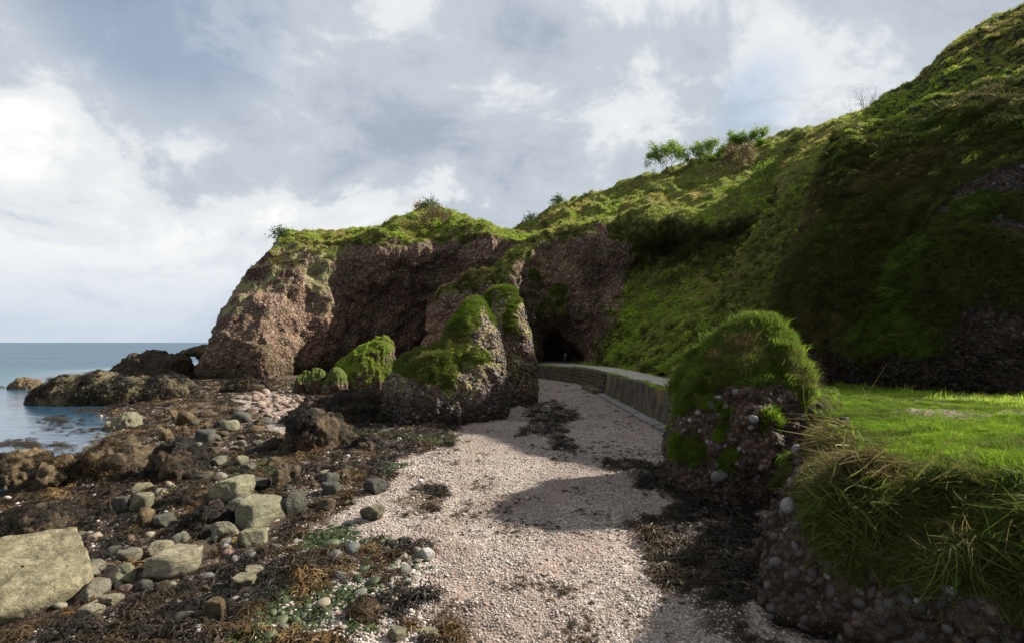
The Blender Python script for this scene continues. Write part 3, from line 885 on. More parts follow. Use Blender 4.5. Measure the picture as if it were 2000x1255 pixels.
cliff('headland', HEAD, 400, 220, [(0.09, 1.2, 'f'), (0.13, 1.9, 'r'), (0.5, 0.7, 'f'), (1.3, 0.25, 'f'), (2.6, 0.13, 'w')], 101, 'cliff_far',
      'reddish conglomerate headland with grassy top running out to sea', head_grass, head_lichen, 0.5, 4.0)

# spur, cave cliff and the hill above it, to the green slope
CAVE = [
 [(905,740,99),(905,715,99),(905,690,99),(905,650,99),(905,610,99),(910,585,99),(915,570,99),(930,555,101),(960,540,108),(1000,500,122)],
 [(838,750,83),(836,715,83),(838,690,83),(842,655,83),(847,615,83),(853,592,83.5),(864,578,85),(890,562,90),(930,545,100),(985,490,122)],
 [(905,745,80),(905,715,80),(905,690,80),(906,655,80),(908,600,80),(912,562,81),(920,545,83),(935,532,88),(965,518,100),(1005,462,124)],
 [(985,742,81),(985,712,81),(985,690,81),(986,650,81),(990,590,81),(994,535,82),(1002,502,84),(1014,488,89),(1028,472,100),(1030,434,126)],
 [(1036,722,86),(1034,705,86),(1034,690,86),(1036,650,86),(1038,590,85.5),(1042,530,85.5),(1048,475,86.5),(1060,448,91),(1064,432,102),(1070,404,126)],
 [(1044,716,92),(1044,704,98),(1046,690,98),(1046,650,91),(1050,600,87),(1056,530,86.5),(1062,470,87.5),(1076,438,92),(1082,424,102),(1090,392,126)],
 [(1060,714,106),(1062,700,108),(1064,676,106),(1062,634,93),(1066,600,88),(1074,530,87),(1082,465,88),(1096,432,93),(1104,416,103),(1112,384,126)],
 [(1090,713,106),(1090,700,108),(1092,672,106),(1088,629,93),(1092,600,88.5),(1102,530,87.5),(1112,462,88),(1124,430,93),(1130,412,103),(1140,374,126)],
 [(1118,713,104),(1118,702,106),(1116,680,104),(1112,641,93),(1118,605,88.5),(1130,530,87.5),(1142,462,88),(1152,432,93),(1158,406,104),(1166,366,126)],
 [(1142,713,98),(1142,705,99),(1140,696,97),(1134,664,92),(1144,610,88.5),(1158,530,87.5),(1172,465,88),(1180,432,93),(1186,402,105),(1194,361,126)],
 [(1160,711,89),(1160,706,89.5),(1160,698,89),(1160,685,88.5),(1172,610,88.5),(1190,530,88),(1206,468,88.5),(1212,432,93),(1218,396,105),(1226,350,126)],
 [(1180,713,78),(1186,700,79),(1192,686,80),(1200,665,82),(1216,605,86),(1232,530,90),(1240,470,90.5),(1246,436,88.5),(1254,386,105),(1262,338,126)],
 [(1240,724,60),(1252,702,63),(1262,684,66),(1275,655,70),(1296,595,79),(1308,530,88),(1316,470,91),(1318,434,88),(1324,372,106),(1332,314,126)],
 [(1292,736,47),(1308,708,50),(1320,690,52),(1338,655,56),(1374,595,65),(1404,530,76),(1424,470,82),(1428,420,81),(1424,352,104),(1420,293,124)],
 [(1352,742,42),(1370,708,45),(1382,690,47),(1400,655,50),(1438,590,60),(1472,515,70),(1495,440,80),(1508,385,90),(1508,325,105),(1500,264,120)],
 [(1450,745,44),(1460,708,47),(1470,690,49),(1480,655,58),(1510,590,68),(1535,515,78),(1550,440,87),(1565,370,96),(1580,300,105),(1590,247,116)],
 [(1600,745,44),(1605,708,46),(1610,690,50),(1620,655,60),(1640,590,70),(1655,515,80),(1665,440,88),(1675,370,96),(1685,290,104),(1690,236,112)]]
CAVE = [[(a, b + (13 if k >= 8 else 5 if k == 7 else 0), c) for k, (a, b, c) in enumerate(st)] for st in CAVE]
CAVE = [st + [(st[-1][0]+25, st[-1][1]+14, st[-1][2]+45)] for st in CAVE]
def cave_grass(V, N, u, v):
    U = u*(len(CAVE)-1)
    top = smooth(0.55, 0.66, v + 0.06*gnoise(V, 0.3, 13))
    slope = smooth(10.2, 11.2, U + 1.0*gnoise(V, 0.2, 15))
    incave = smooth(4.4, 5.0, U)*smooth(10.2, 9.6, U)*smooth(0.40, 0.34, v)
    spur = smooth(3.6, 2.6, U)*smooth(0.42, 0.56, v + 0.06*gnoise(V, 0.4, 5))
    patches = 0.75*smooth(0.1, 0.35, gnoise(V, 0.16, 19) + 0.5*(v-0.45))*smooth(0.2, 0.35, v)
    return np.maximum.reduce([top, slope, spur, patches, smooth(0.5, 0.75, N[:, 2])*(v > 0.3)])*(1-incave)
cliff('cave_cliff', CAVE, 520, 240, [(0.08, 1.6, 'f'), (0.14, 1.3, 'r'), (0.2, 0.8, 't'), (0.6, 0.2, 't'), (1.2, 0.2, 'f'), (2.6, 0.18, 'w')], 201, 'cliff_far',
      'dark conglomerate cliff with a cave mouth below a green hill', cave_grass, 0.25, -2.0)

BUT = [
 [(1480,720,66),(1485,660,66),(1500,580,67),(1520,500,68),(1540,430,69),(1560,380,71),(1575,345,76),(1590,310,86),(1610,262,104),(1640,255,140)],
 [(1392,725,51),(1400,665,51),(1418,600,51.5),(1438,540,52),(1465,475,53),(1492,420,54),(1512,392,57),(1540,345,68),(1590,262,98),(1620,255,140)],
 [(1450,725,46),(1455,665,46),(1468,600,46.5),(1486,540,47.5),(1512,465,49),(1540,392,51),(1560,358,54),(1584,312,66),(1618,245,96),(1660,240,140)],
 [(1525,728,43),(1530,665,43),(1540,600,43.5),(1555,530,44.5),(1574,455,46),(1592,370,48.5),(1606,322,52),(1624,290,64),(1648,238,92),(1690,230,140)],
 [(1600,735,42),(1604,665,42),(1612,600,42.5),(1624,530,43.5),(1640,455,45),(1656,370,47.5),(1672,300,51),(1690,262,62),(1705,222,88),(1740,210,140)],
 [(1720,735,44),(1720,665,44),(1725,600,44),(1730,530,45),(1740,455,46),(1750,370,48),(1760,290,52),(1770,240,62),(1780,200,88),(1800,190,140)]]
BUT = [[(a, b, c*(1.14 if k < 7 else 1.06 if k == 7 else 1)) for k, (a, b, c) in enumerate(st)] for st in BUT]
def but_grass(V, N, u, v):
    return np.maximum(0.95 + 0*u, smooth(0.45, 0.6, v))
cliff('buttress', BUT, 300, 200, [(0.10, 0.9, 'f'), (0.16, 1.0, 'r'), (0.28, 0.5, 't'), (0.7, 0.2, 't'), (1.6, 0.2, 'f'), (2.8, 0.1, 'w')], 301, 'cliff_far',
      'overgrown rock buttress between the green slope and nearest cliff', but_grass, 0.2, -2.0)

K = 1.3
RIGHT = [
 [(1640,735,46),(1640,680,46),(1645,610,46.5),(1660,520,47),(1690,440,47.5),(1710,350,48),(1725,300,48.5),(1745,262,50),(1790,225,60),(1850,225,90)],
 [(1566,748,29),(1548,690,29),(1542,620,29.5),(1558,530,30.5),(1588,440,31.2),(1618,345,32.2),(1652,268,34.5),(1700,216,40),(1760,195,60),(1850,190,90)],
 [(1640,752,26.5),(1622,685,26),(1628,610,26.2),(1648,520,26.5),(1678,430,27.2),(1708,340,28.4),(1742,255,31.5),(1786,172,40),(1840,155,60),(1930,150,90)],
 [(1750,755,24.3),(1738,680,23.6),(1744,600,23.8),(1758,500,24.0),(1782,400,24.8),(1808,300,26.2),(1836,200,30.5),(1874,86,40),(1920,80,60),(2010,80,90)],
 [(1880,760,22),(1876,680,21.2),(1880,600,21.2),(1888,480,21.5),(1902,380,22.4),(1922,270,24.2),(1950,150,29),(1998,28,39),(2050,15,60),(2150,15,90)],
 [(2030,768,20.5),(2028,680,19.8),(2030,580,20),(2040,450,20.6),(2060,340,21.6),(2090,220,23.6),(2130,90,28.5),(2190,-50,39),(2280,-60,60),(2400,-60,90)],
 [(2300,770,21.5),(2300,680,21),(2310,580,21.4),(2330,450,23),(2360,340,25.5),(2400,200,29),(2450,60,34),(2520,-80,40),(2620,-90,62),(2800,-90,92)],
 [(3000,745,28),(3000,680,28),(3010,580,28.5),(3030,450,30),(3060,340,33),(3100,250,37),(3150,150,42),(3220,60,48),(3320,40,70),(3500,40,100)]]
RIGHT = [[(a, b + (4 if k >= 7 else 4 if k == 6 else 2 if k == 5 else 0), c*K) for k, (a, b, c) in enumerate(st)] for st in RIGHT]
def right_grass(V, N, u, v):
    top = smooth(0.40, 0.5, v + 0.12*gnoise(V, 0.14, 33))
    left = smooth(0.62, 0.44, u + 0.2*gnoise(V, 0.14, 35) - 0.3*(v-0.3))*smooth(0.04, 0.16, v + 0.12*gnoise(V, 0.25, 36))
    pat = 0.8*smooth(0.1, 0.35, gnoise(V, 0.22, 37))
    return np.maximum.reduce([top, left, pat])
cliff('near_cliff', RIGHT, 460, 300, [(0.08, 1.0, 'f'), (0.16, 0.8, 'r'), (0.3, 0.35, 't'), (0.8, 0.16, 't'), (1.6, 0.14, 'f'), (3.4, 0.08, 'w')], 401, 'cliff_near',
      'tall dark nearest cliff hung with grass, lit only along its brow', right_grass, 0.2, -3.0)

# ------------------------------------------------------------------ raised bank behind the sea wall and the footpath on it
BANK = [  # y, wall x, inner x, z
 (112, 1, 20, 2.6), (98, 1, 18, 2.6), (90, 0.0, 16, 2.62), (84, -0.5, 15.5, 2.68), (77, 3.1, 16, 2.8), (66, 7.7, 17, 3.0), (58, 8.5, 18, 3.1), (52, 8.65, 18, 3.15),
 (44, 8.7, 20, 3.2), (38, 8.75, 22, 3.22), (31, 8.9, 24, 3.3), (27, 9.8, 30, 3.45), (24, 10.8, 40, 3.6), (21, 11.4, 44, 3.8), (17.5, 12.0, 46, 3.98)]
_b = np.array(BANK, float)[::-1]
def bank_at(y):
    return tuple(np.interp(y, _b[:, 0], _b[:, k]) for k in (1, 2, 3))
def build_bank():
    yy = np.linspace(17.5, 112, 240); ss = np.linspace(0, 1, 70)**1.3
    Y, S = np.meshgrid(yy, ss, indexing='ij')
    wx, rx, z = bank_at(Y.ravel())
    x = wx + 0.12 + (rx-wx)*S.ravel(); y = Y.ravel()
    q = np.stack([x, y, 0*x], -1)
    z = z + 0.10*fbm(q, 0.5, 3, 0.5, 55) - 0.08 + 0.5*smooth(0.55, 1.0, S.ravel())
    V = np.stack([x, y, z], -1); F = grid_faces(240, 70)[:, ::-1]
    link('bank', mesh_np('bank', V, F), MAT['turf'])
    tag(bpy.data.objects['bank'], 'grassy raised bank behind the sea wall', None, None, 'structure')
    SHEETS['bank'] = (V, F, vert_normals(V, F), np.ones(len(V)))
build_bank()

def path_edges(y):
    wx, rx, z = bank_at(y)
    l = np.interp(y, [24, 31, 44, 58, 66, 77, 84, 90, 108], [12.5, 9.7, 9.15, 9.05, 8.8, 6.0, 4.2, 4.4, 5])
    r = np.interp(y, [24, 31, 44, 58, 66, 77, 84, 90, 108], [16.0, 13.0, 12.0, 12.1, 12.0, 11.2, 10.4, 10.0, 9.5])
    return l, r, z
def build_path():
    yy = np.linspace(22, 108, 200); ss = np.linspace(0, 1, 12)
    Y, S = np.meshgrid(yy, ss, indexing='ij')
    l, r, z = path_edges(Y.ravel())
    q = np.stack([0*l, Y.ravel(), 0*l], -1)
    e = 0.18*fbm(q, 0.6, 3, 0.5, 71)
    x = l + e + (r-l)*S.ravel()
    V = np.stack([x, Y.ravel(), z + 0.045 + 0.03*np.sin(S.ravel()*np.pi)], -1)
    o = link('footpath', mesh_np('footpath', V, grid_faces(200, 12)[:, ::-1]), MAT['path'])
    tag(o, 'pale gravel footpath along the sea wall into the cave', None, None, 'structure')
build_path()
print('terrain', round(time.time()-T0, 1))
# ------------------------------------------------------------------ rock stacks (closed lofts)
def stack_mesh(levels, na, nl, seed, amps, power=2.3, lobes=0.0):
    """levels: (py, px left, px right, depth of the middle, half thickness)"""
    C = []
    for py, l, r, d, ry in levels:
        C.append((((l+r)/2-1000)/FPX*d, d, CAM_Z+(668-py)/FPX*d, (r-l)/2/FPX*d, ry))
    G = catmull(np.array(C), nl, 0)
    th = np.linspace(0, 2*np.pi, na, endpoint=False)
    c, s = np.cos(th), np.sin(th)
    rr = (np.abs(c)**power + np.abs(s)**power)**(-1/power)
    X = G[None, :, 0] + G[None, :, 3]*(rr*c)[:, None]
    Y = G[None, :, 1] + G[None, :, 4]*(rr*s)[:, None]
    Z = np.repeat(G[None, :, 2], na, 0)
    V = np.stack([X, Y, Z], -1).reshape(-1, 3)
    F = grid_faces(na, nl, True)
    v = np.tile(np.linspace(0, 1, nl), na)
    fade = np.clip(np.tile(np.minimum(G[:, 3], G[:, 4]), na)/2.0, 0.12, 1.0)
    N0 = vert_normals(displace(V, F, amps[:1], seed, fade), F)
    V = displace(V, F, amps, seed, fade)
    top = [V.reshape(na, nl, 3)[:, -1].mean(0)]
    V = np.vstack([V, top]); k = len(V)-1
    cap = [[i*nl+nl-1, ((i+1) % na)*nl+nl-1, k, k] for i in range(na)]
    return V, F, np.array(cap), np.append(v, 1.0), np.vstack([N0, [[0, 0, 1.0]]])

def stack_object(name, parent, V, F, cap, attrs, mat):
    me = bpy.data.meshes.new(name)
    bm_faces = [tuple(f) for f in F] + [tuple(c[:3]) for c in cap]
    me.from_pydata(V.tolist(), [], bm_faces)
    for k, a in attrs.items():
        at = me.attributes.new(k, 'FLOAT', 'POINT'); at.data.foreach_set('value', np.ascontiguousarray(a, dtype=np.float32))
    me.polygons.foreach_set('use_smooth', np.ones(len(me.polygons), dtype=bool))
    return link(name, me, mat, parent)

ROCKS = {}
def make_stack(key, part, parent, levels, na, nl, seed, amps, mat, grass_fn, lichen=0.4, wet_shade_top=1.6, power=2.3):
    V, F, cap, v, N0 = stack_mesh(levels, na, nl, seed, amps, power)
    N = vert_normals(V, F)
    N[-1] = (0, 0, 1)
    g = np.clip(grass_fn(V, 0.6*N0+0.4*N, v), 0, 1)
    wet = smooth(wet_shade_top, wet_shade_top-0.9, V[:, 2] + 0.5*fbm(V, 0.9, 3, 0.5, seed+2))
    at = {'grass': g, **rock_attrs(V, np.full(len(V), lichen), seed)}; at['wet'] = wet
    o = stack_object(part, parent, V, F, cap, at, MAT[mat])
    ROCKS[key] = (V, F, N, g, o)
    return o

# the middle stack: two spires of one rock
mid = empty('rock_stack', (-3.2, 37, 0.6))
mid['label'] = 'twin-peaked reddish rock stack with grassy ridge standing mid-beach'; mid['category'] = 'rock stack'
M_off = Matrix.Translation((3.2, -37, -0.6))
def under(o, root):
    o.matrix_parent_inverse = Matrix.Translation(-root.location); return o
a = make_stack('mid_a', 'spire', mid,
    [(870, 770, 985, 37.5, 3.2), (838, 764, 986, 37.5, 3.3), (800, 757, 990, 37.5, 3.3), (760, 758, 986, 37.7, 3.1), (725, 776, 976, 38, 2.8), (705, 800, 970, 38.2, 2.5), (685, 842, 968, 38.6, 2.5),
     (660, 872, 964, 38.9, 2.3), (635, 888, 958, 39.2, 2.0), (612, 901, 951, 39.5, 1.7), (594, 911, 943, 39.8, 1.2), (582, 919, 934, 40, 0.6)],
    260, 220, 501, [(0.25, 0.3, 'f'), (0.4, 0.5, 'r'), (0.9, 0.25, 'r'), (2.2, 0.14, 'f'), (4.2, 0.08, 'w')], 'stack',
    lambda V, N, v: np.maximum(smooth(0.25, -0.35, V[:, 0] + 3.5 - (V[:, 2]-3.4)*0.33 + 0.45*gnoise(V, 0.5, 81))*smooth(3.0, 3.9, V[:, 2] + 0.4*(V[:, 0]+5) + 0.6*gnoise(V, 0.5, 85)), 0.8*smooth(0.0, 0.3, gnoise(V*np.array([1, 1, 0.5]), 0.7, 87))*smooth(3.0, 5.5, V[:, 2])), 0.7, 2.9)  # damp foot reaches higher here, its dark colour carrying the base's shade too
under(a, mid)
a = make_stack('mid_b', 'spire', mid,
    [(815, 955, 1042, 46, 2.4), (795, 955, 1043, 46, 2.4), (770, 958, 1044, 46, 2.4), (740, 960, 1043, 46, 2.3), (700, 960, 1039, 46, 2.1), (650, 954, 1030, 46, 1.9),
     (610, 948, 1020, 46, 1.6), (585, 950, 1010, 46, 1.2), (568, 960, 1001, 46, 0.8), (560, 972, 992, 46, 0.35)],
    200, 220, 521, [(0.25, 0.5, 'f'), (0.4, 0.55, 'r'), (0.9, 0.35, 'f'), (2.2, 0.14, 'f'), (4.2, 0.12, 'w')], 'stack',
    lambda V, N, v: smooth(0.4, 0.65, N[:, 2] + 0.25*gnoise(V, 0.7, 93))*smooth(2.0, 3.0, V[:, 2]) + 0.85*smooth(0.0, 0.3, gnoise(V*np.array([1, 1, 0.5]), 0.7, 95))*smooth(3.5, 6.5, V[:, 2]), 1.0, 2.2)
under(a, mid)

# the grassy cobble stack beside the wall
stk = empty('rock_stack', (7.8, 19, 0.9))
stk['label'] = 'squat cobble-studded rock stack with shaggy grass cap beside the sea wall'; stk['category'] = 'rock stack'
a = make_stack('stk', 'rock', stk,
    [(1010, 1340, 1520, 19.0, 1.9), (985, 1334, 1530, 19.0, 2.2), (940, 1324, 1545, 19.1, 2.5), (890, 1320, 1558, 19.2, 2.7), (840, 1320, 1560, 19.3, 2.7), (795, 1324, 1556, 19.4, 2.6), (758, 1340, 1546, 19.4, 2.4),
     (722, 1360, 1537, 19.4, 2.0), (692, 1384, 1530, 19.4, 1.7), (668, 1410, 1522, 19.4, 1.3), (646, 1434, 1514, 19.4, 0.95), (630, 1452, 1506, 19.4, 0.65), (620, 1466, 1498, 19.4, 0.3)],
    260, 240, 541, [(0.4, 0.35, 'f'), (0.7, 0.4, 'r'), (1.3, 0.22, 't'), (2.6, 0.12, 'f'), (7.0, 0.05, 'w')], 'block',
    lambda V, N, v: np.maximum(smooth(0.36, 0.52, v + 0.24*gnoise(V, 0.6, 97) + 0.12*gnoise(V, 1.6, 96)), 0.8*smooth(0.2, 0.42, gnoise(V*np.array([1, 1, 0.5]), 0.9, 98))*smooth(0.15, 0.32, v))
        * (1-0.95*smooth(0.9, 0.5, np.hypot((V[:, 0]-6.95)/1.0, (V[:, 2]-4.35)/0.55))), 0.25, 0.9)
under(a, stk)

# the near block on the right, an open sheet whose back runs under the bank
blk = empty('rock_outcrop', (6.0, 11, 1.0))
blk['label'] = 'large rounded cobbly outcrop with bright turf top in the right foreground'; blk['category'] = 'rock outcrop'
BLOCK = [
 [(1700,900,23),(1700,880,23),(1700,850,23),(1705,830,23),(1712,800,22.5),(1730,785,22),(1800,782,21.5),(1950,790,21.0)],
 [(1585,965,19),(1583,940,19),(1583,905,19),(1588,850,19.3),(1604,795,20),(1640,776,20.5),(1760,782,20),(1960,793,19.2)],
 [(1530,1060,15),(1520,1020,15),(1526,980,15.2),(1562,905,16),(1598,815,17.4),(1640,790,17.8),(1760,793,17.5),(1980,800,17)],
 [(1512,1110,12.9),(1500,1080,12.9),(1506,1040,13),(1540,960,13.4),(1598,862,14.7),(1660,826,15.2),(1780,818,15),(2010,808,15)],
 [(1530,1215,10.7),(1508,1170,10.6),(1506,1110,10.7),(1540,1015,11.1),(1620,908,12.0),(1710,866,12.8),(1850,842,12.8),(2080,828,12.8)],
 [(1640,1275,9.6),(1612,1220,9.3),(1622,1150,9.3),(1650,1045,9.5),(1695,948,10.0),(1800,894,10.7),(1950,868,10.8),(2200,850,10.8)],
 [(1860,1350,8.3),(1840,1270,8.0),(1850,1190,7.9),(1880,1085,8.1),(1930,985,8.5),(1985,922,8.9),(2120,884,9.2),(2400,866,9.2)],
 [(2220,1450,7.2),(2200,1330,7.0),(2200,1230,6.9),(2210,1110,7.0),(2240,1010,7.2),(2290,945,7.6),(2450,905,7.9),(2800,880,8)],
 [(2900,1600,5.5),(2900,1400,5.4),(2900,1300,5.4),(2900,1180,5.4),(2920,1060,5.6),(2960,985,6),(3100,940,6.2),(3600,915,6.2)]]
def track(c):  # the trodden bare strip across the turf
    t = np.abs(c[:, 1] - (15.4 + 0.06*(c[:, 0]-12)) + 0.5*fbm(c, 0.5, 2, 0.5, 77))
    return smooth(1.5, 0.8, t)*smooth(10.0, 11.6, c[:, 0] + 0.8*fbm(c, 0.4, 2, 0.5, 79))
def build_block():
    ctrl = [st + [(st[-1][0] + 900*10/st[-1][2], st[-1][1]+2, st[-1][2])] for st in BLOCK]
    V, F, u, v = loft(ctrl, 300, 260)
    w = smooth(0.62, 0.5, v)
    V = displace(V, F, [(0.35, 0.35, 'f'), (0.7, 0.3, 'r'), (1.3, 0.2, 't'), (2.6, 0.12, 'f'), (7.0, 0.05, 'w')], 561, 0.25+0.75*w)
    N = vert_normals(V, F)
    z = V[:, 2]
    g = np.maximum(smooth(2.65, 3.15, z + 0.6*gnoise(V, 0.55, 99) + 0.35*smooth(0.5, 0.7, u) - 0.75*smooth(0.52, 0.36, u)),
                   0.85*smooth(0.15, 0.38, gnoise(V, 0.7, 100))*smooth(2.0, 2.6, z))
    for px, py, d_, r_ in ((1552, 930, 13.8, 0.95), (1545, 985, 12.6, 0.9), (1585, 985, 12.0, 0.5), (1560, 880, 15.0, 0.6)):   # bare cobbly flank towards the beach
        g = g*(1-smooth(r_, r_*0.6, np.linalg.norm(V-np.array(P(px, py, d_)), axis=1) + 0.25*gnoise(V, 1.5, 55)))
    at = {'grass': np.clip(g, 0, 1), **rock_attrs(V, np.full(len(V), 0.25), 561)}
    at['bare'] = 0.9*track(V)*(N[:, 2] > 0.7)
    at['wet'] = 0.6*smooth(1.5, 0.8, z + 0.4*gnoise(V, 0.9, 7))
    o = link('rock', mesh_np('rock', V, F, at), MAT['block'], blk)
    under(o, blk)
    ROCKS['blk'] = (V, F, N, np.clip(g, 0, 1), o)
build_block()

# cobbles standing out of the two near rocks: the largest are parts, the rest a fill
COB_ME = [pebble_mesh(200+k, 2) for k in range(8)]
for m in COB_ME: m.materials.append(MAT['cobble_rock'])
PALE_ME = [pebble_mesh(230+k, 3, 0.3) for k in range(4)]
for m in PALE_ME: m.materials.append(MAT['cobble_pale'])
def embed(root, key, n_part, n_fill, smin, smax, seed, face_w):
    V, F, N, g, o = ROCKS[key]
    rng = np.random.default_rng(seed)
    Fq = F
    fn = face_mean(N, Fq); c = face_mean(V, Fq)
    view = c - np.array([0, 0, CAM_Z]); view /= np.linalg.norm(view, axis=1, keepdims=True)
    facing = -(fn*view).sum(1)
    w = face_w(c, fn)*(facing > -0.15)*(face_mean(g, Fq) < 0.45)
    pos, T, W = sample(V, Fq, w, n_part + n_fill, rng)
    nn = interp(N, T, W)
    size = smin*(smax/smin)**(rng.uniform(0, 1, len(pos))**2.8)
    order = np.argsort(-size)
    kept = []
    for i in order:
        if len(kept) >= n_part: break
        if not kept or (((pos[kept]-pos[i])**2).sum(1) > (0.8*(size[kept]+size[i]))**2).all(): kept.append(i)
    ks = set(kept)
    rot = rotations(nn, False, 0.0, rng)
    for i in kept:
        p = pos[i] - nn[i]*size[i]*0.12
        c_ = link('cobble', COB_ME[i % 8], None, root, p, tuple(rot[i]), (size[i],)*3); under(c_, root)
    rest = np.array([i for i in range(len(pos)) if i not in ks])
    s = scatter('small_cobbles', pos[rest] - nn[rest]*(size[rest]*0.15)[:, None], rot[rest], np.minimum(size[rest], smin*2.2)*0.8, rng.uniform(0, 1, len(rest)), COBNEAR, root)
    under(s, root)
embed(stk, 'stk', 290, 8000, 0.013, 0.08, 5, lambda c, n: (c[:, 2] > 0.9)*1.0)
embed(blk, 'blk', 290, 9000, 0.014, 0.11, 6, lambda c, n: (c[:, 2] > 0.8)*(c[:, 0] < 11)/np.maximum(c[:, 1], 5)**1.2)
def pick(V, px, py):
    q = proj(V); d = np.hypot(q[:, 0]-px, q[:, 1]-py)
    k = np.where(d < 9)[0]
    if len(k) == 0: return int(np.argmin(d))
    return int(k[np.argmin(V[k, 1])])
def pale_cobbles(root, key, lst, seed):
    V, F, N, g, o = ROCKS[key]; rng = np.random.default_rng(seed)
    for j, (px, py, w) in enumerate(lst):
        k = pick(V, px, py); r = w/2/FPX*V[k, 1]
        rt = rotations(N[k:k+1], False, 0.2, rng)[0]
        c = link('cobble', PALE_ME[j % 4], None, root, V[k] + N[k]*r*0.2, tuple(rt), (r, r, r*1.1)); under(c, root)
        c['label'] = 'pale grey lichen-crusted cobble'
pale_cobbles(blk, 'blk', [(1594, 990, 30), (1535, 985, 30), (1600, 921, 26), (1570, 908, 20), (1551, 880, 22), (1569, 938, 18), (1587, 884, 15), (1552, 943, 14), (1534, 912, 15), (1560, 962, 13), (1863, 1115, 16), (1856, 1142, 34), (1540, 930, 12), (1580, 955, 12), (1612, 1128, 13), (1790, 1165, 14)], 71)
pale_cobbles(stk, 'stk', [(1478, 816, 22), (1363, 797, 12), (1340, 820, 11), (1400, 770, 18), (1430, 765, 16), (1385, 782, 14), (1415, 790, 12), (1360, 840, 10), (1465, 840, 12), (1400, 935, 30), (1555, 715, 16), (1560, 690, 12), (1440, 870, 12), (1350, 880, 12), (1375, 860, 10)], 73)

# ------------------------------------------------------------------ low rocks built from their skyline, each with real depth
def ridge_rock(name, outline, d, ty, seed, mat, label, cat='rock', rough=1.0, zb=-0.4, parent=None, grass=None, nu=110, nv=70, group=None):
    pts = np.array([P(px, py, d) for px, py in outline])
    xs = np.linspace(pts[0, 0], pts[-1, 0], nu)
    top = np.interp(xs, pts[:, 0], pts[:, 2])
    ker = np.ones(7)/7; top = np.convolve(np.pad(top, 3, 'edge'), ker, 'valid')
    e = np.linspace(-1, 1, nu); taper = np.sqrt(np.maximum(1-np.abs(e)**2.6, 0.0))*0.97+0.03
    ph = np.linspace(0, np.pi, nv)
    S = np.sin(ph)**0.75; Cc = -np.cos(ph)
    X = np.repeat(xs[:, None], nv, 1)
    Y = d + ty*taper[:, None]*(np.sign(Cc)*np.abs(Cc)**0.9)[None, :]
    Z = zb + (np.maximum(top, zb+0.05)-zb)[:, None]*S[None, :]
    V = np.stack([X, Y, Z], -1).reshape(-1, 3); F = grid_faces(nu, nv)[:, ::1]
    s = rough*max(0.12, (pts[:, 2].max()-zb)*0.22)
    L = 1/(3.4*s)
    tb = 0.1 if grass is not None else 0.5
    V = displace(V, F, [(L*0.55, s*1.1, 'f'), (L*1.2, s*tb, 't'), (L*2.6, s*tb*0.6, 't'), (L*5, s*0.28, 'r'), (L*10, s*0.14, 'f')], seed)
    org = np.array([xs.mean(), d, zb])
    at = {}
    if grass is not None:
        N = vert_normals(V, F)
        at = {'grass': np.clip(grass(V, N), 0, 1), **rock_attrs(V, np.full(len(V), 0.5), seed)}
        at['wet'] = smooth(1.5, 0.7, V[:, 2] + 0.5*fbm(V, 0.9, 3, 0.5, seed+2))
    o = link(name, mesh_np(name, V-org, F, at), MAT[mat], parent, tuple(org))
    if label: tag(o, label, cat, group)
    N = vert_normals(V, F)
    ROCKS[label or name+str(seed)] = (V, F, N, at.get('grass', np.zeros(len(V))), o)
    return o

WEEDY = []
def weedy(*a, **k):
    o = ridge_rock(*a, **k); WEEDY.append(a[6]); return o
moss_fn = lambda k: (lambda V, N: smooth(0.0, 0.45, N[:, 2] + 0.5*gnoise(V, 0.5, k))*smooth(1.3, 2.6, V[:, 2]+0.5*gnoise(V, 0.6, k+1)))
ridge_rock('rock', [(640, 778), (650, 735), (668, 704), (690, 684), (712, 668), (738, 655), (758, 655), (772, 682), (780, 740), (786, 778)], 58, 3.0, 601, 'mossrock', 'mossy green hump of rock before the headland recess', grass=moss_fn(111), rough=0.7)
ridge_rock('boulder', [(576, 765), (582, 728), (594, 719), (606, 724), (614, 765)], 57, 1.0, 603, 'mossrock', 'small mossy boulder, leftmost of three below the headland recess', 'boulder', 0.8, grass=moss_fn(113), nu=60, nv=44)
ridge_rock('boulder', [(598, 775), (606, 736), (620, 722), (636, 730), (644, 775)], 55, 1.1, 605, 'mossrock', 'rounded mossy boulder, middle one of three below the headland recess', 'boulder', 0.8, grass=moss_fn(115), nu=60, nv=44)
ridge_rock('boulder', [(630, 775), (640, 738), (655, 718), (672, 724), (682, 775)], 54.5, 1.2, 607, 'mossrock', 'rounded mossy boulder against the mossy green hump', 'boulder', 0.8, grass=moss_fn(117), nu=60, nv=44)
ridge_rock('rock', [(470, 765), (486, 712), (505, 682), (525, 680), (542, 706), (548, 765)], 78, 3.0, 609, 'mossrock', 'dark bushy rock knob leaning on the foot of the headland', 'rock', 0.8, grass=lambda V, N: 0.35*smooth(0.3, 0.7, N[:, 2]), nu=80, nv=50)
weedy('sea_rock', [(62, 792), (82, 776), (108, 756), (132, 738), (150, 736), (172, 736), (200, 724), (232, 732), (270, 742), (300, 744), (330, 732), (352, 736), (368, 750), (384, 792)], 58, 4.0, 611, 'reefrock', 'long low tan and green rock reef at the water edge', 'rock', 0.5, nu=300, nv=120)
ridge_rock('sea_rock', [(212, 735), (250, 706), (290, 688), (312, 684), (334, 696), (352, 688), (368, 700), (374, 740)], 84, 4.5, 613, 'brownrock', 'dark humped rock behind the reef beside the small arch', 'rock', 0.6, nu=140, nv=70)
ridge_rock('sea_rock', [(24, 752), (38, 742), (52, 737), (68, 741), (82, 752)], 74, 1.6, 615, 'tanrock', 'small lone rock awash in the sea at far left', 'rock', 0.9, nu=60, nv=40)
